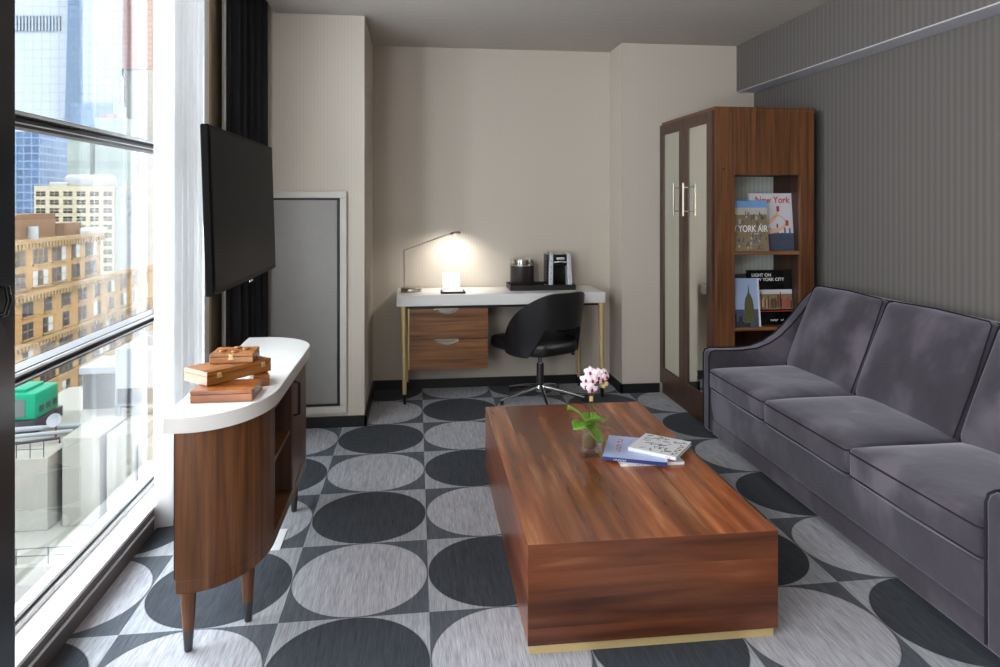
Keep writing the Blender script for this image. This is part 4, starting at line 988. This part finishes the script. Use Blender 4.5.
for z in (12.45, 12.85): tube(bm, [(-8, -6.9, z), (14, -6.9, z)], .02, 6)
obj('cable_railing', bm, M_duct, rf)
lr = thing('lower_roof', 'grey gravel roof with a strip of brick wall far below the window sill', 'roof', (-16, 33, -32.9))
boxo('roof_deck', (-14, 14, -9, 5.7, 0, 14), M_gravel, lr); boxo('brick_parapet', (-10, -2.2, -9, -4.2, 14, 14.5), M_brickd, lr); boxo('skylight', (-2.0, -.4, -7, -4.2, 14, 14.8), M_unit, lr)
# generator
ge = thing('generator', 'bright green generator housing standing on the neighbouring roof', 'generator', (-25.2, 48.6, -13.6)); 
boxo('skid', (-4.4, .2, -.4, 3.2, -.35, .5), M_duct, ge)
bm = B(); rbox(bm, -2.15, 1.35, 1.40, 2.25, 1.5, .88, .12, n=3); rbox(bm, -2.35, 1.35, 2.34, 1.7, 1.1, .14, .06, n=2); obj('housing', bm, M_green, ge, smooth='angle')
boxo('radiator_grille', (-1.9, -.5, -.20, -.13, .75, 1.9), M_grille, ge)
for k in range(3): boxo('louvre', (.06, .14, .35+k*.85, .85+k*.85, .9, 1.3), M_duct, ge)
ah = thing('air_handler', 'white-topped dark air handling unit behind the green generator', 'air conditioner', (-22.6, 53.5, -13.8))
boxo('unit_case', (-1.6, 2.2, -.5, 3, 0, 2.6), M_duct, ah); boxo('unit_lid', (-1.8, 2.4, -.7, 3.2, 2.6, 3.1), M_unit, ah, bevel=.05)
ct2 = thing('cooling_tower', 'tall pale rooftop cooling unit with a round fan at the right of the window', 'air conditioner', (-18.6, 49.5, -13.8))
boxo('unit_case', (-1.7, 3.4, -.6, 4, 1.3, 5.2), M_unit, ct2, bevel=.05)
boxo('louvre_band', (-1.5, 3.2, -.68, -.6, 1.5, 2.5), M_duct, ct2)
bm = B()
for (x, y) in ((-1.5, -.4), (3.2, -.4), (-1.5, 3.8), (3.2, 3.8)): box(bm, x-.1, x+.1, y-.1, y+.1, -4.1, 1.3)
obj('stand', bm, M_unit, ct2)
bm = B(); lathe(bm, [(1.2, 5.2), (1.25, 5.9), (1.1, 5.9), (1.05, 5.3)], .8, 1.6, 28); obj('fan_ring', bm, M_unit, ct2, smooth='angle')

# rooftop clutter behind the terrace blocks
sdx = thing('satellite_dish', 'small white satellite dish on the roof beside the green generator', 'antenna', (-23.0, 46.8, -13.7))
bm = B(); tube(bm, [(0, 0, 0), (0, 0, .9)], .05, 8); obj('mast', bm, M_duct, sdx)
bm = B(); lathe(bm, [(0, 0), (.2, .02), (.36, .08), (.45, .15), (.43, .17), (.34, .11), (.18, .05), (0, .03)], seg=24, mat=Matrix.Translation((0, -.1, 1.05)) @ Matrix.Rotation(1.1, 4, 'X')); obj('dish', bm, M_unit, sdx, smooth=True)
for i, (x0, y0, x1, y1, z, r_) in enumerate(((-25.5, 45.6, -21.8, 46.4, -13.25, .12), (-25.4, 44.4, -22.2, 45.6, -13.4, .09), (-25.6, 46.9, -20.0, 47.6, -13.2, .16))):
    o = B(); tube(o, [(x0, y0, z-.45), (x0, y0, z), (x1, y1, z), (x1, y1, z-.45)], r_, 10)
    p = obj('roof_duct', o, M_unit if i != 1 else M_duct, None, smooth=True)
    tag(p, ('slim pale duct in the middle of the roof clutter below the generator', 'thin dark pipe nearest the window on the roof clutter', 'thick pale duct right under the generator skid')[i], 'duct')
bm = B()
for i in range(6): x = -25.6+i*.75; tube(bm, [(x, 43.1, -13.7), (x, 43.1, -12.7)], .025, 6)
tube(bm, [(-25.6, 43.1, -12.75), (-21.85, 43.1, -12.75)], .025, 6); tube(bm, [(-25.6, 43.1, -13.2), (-21.85, 43.1, -13.2)], .02, 6)
o = obj('roof_railing', bm, M_duct); tag(o, 'thin dark railing along the top of the nearest plant-room block', 'railing')
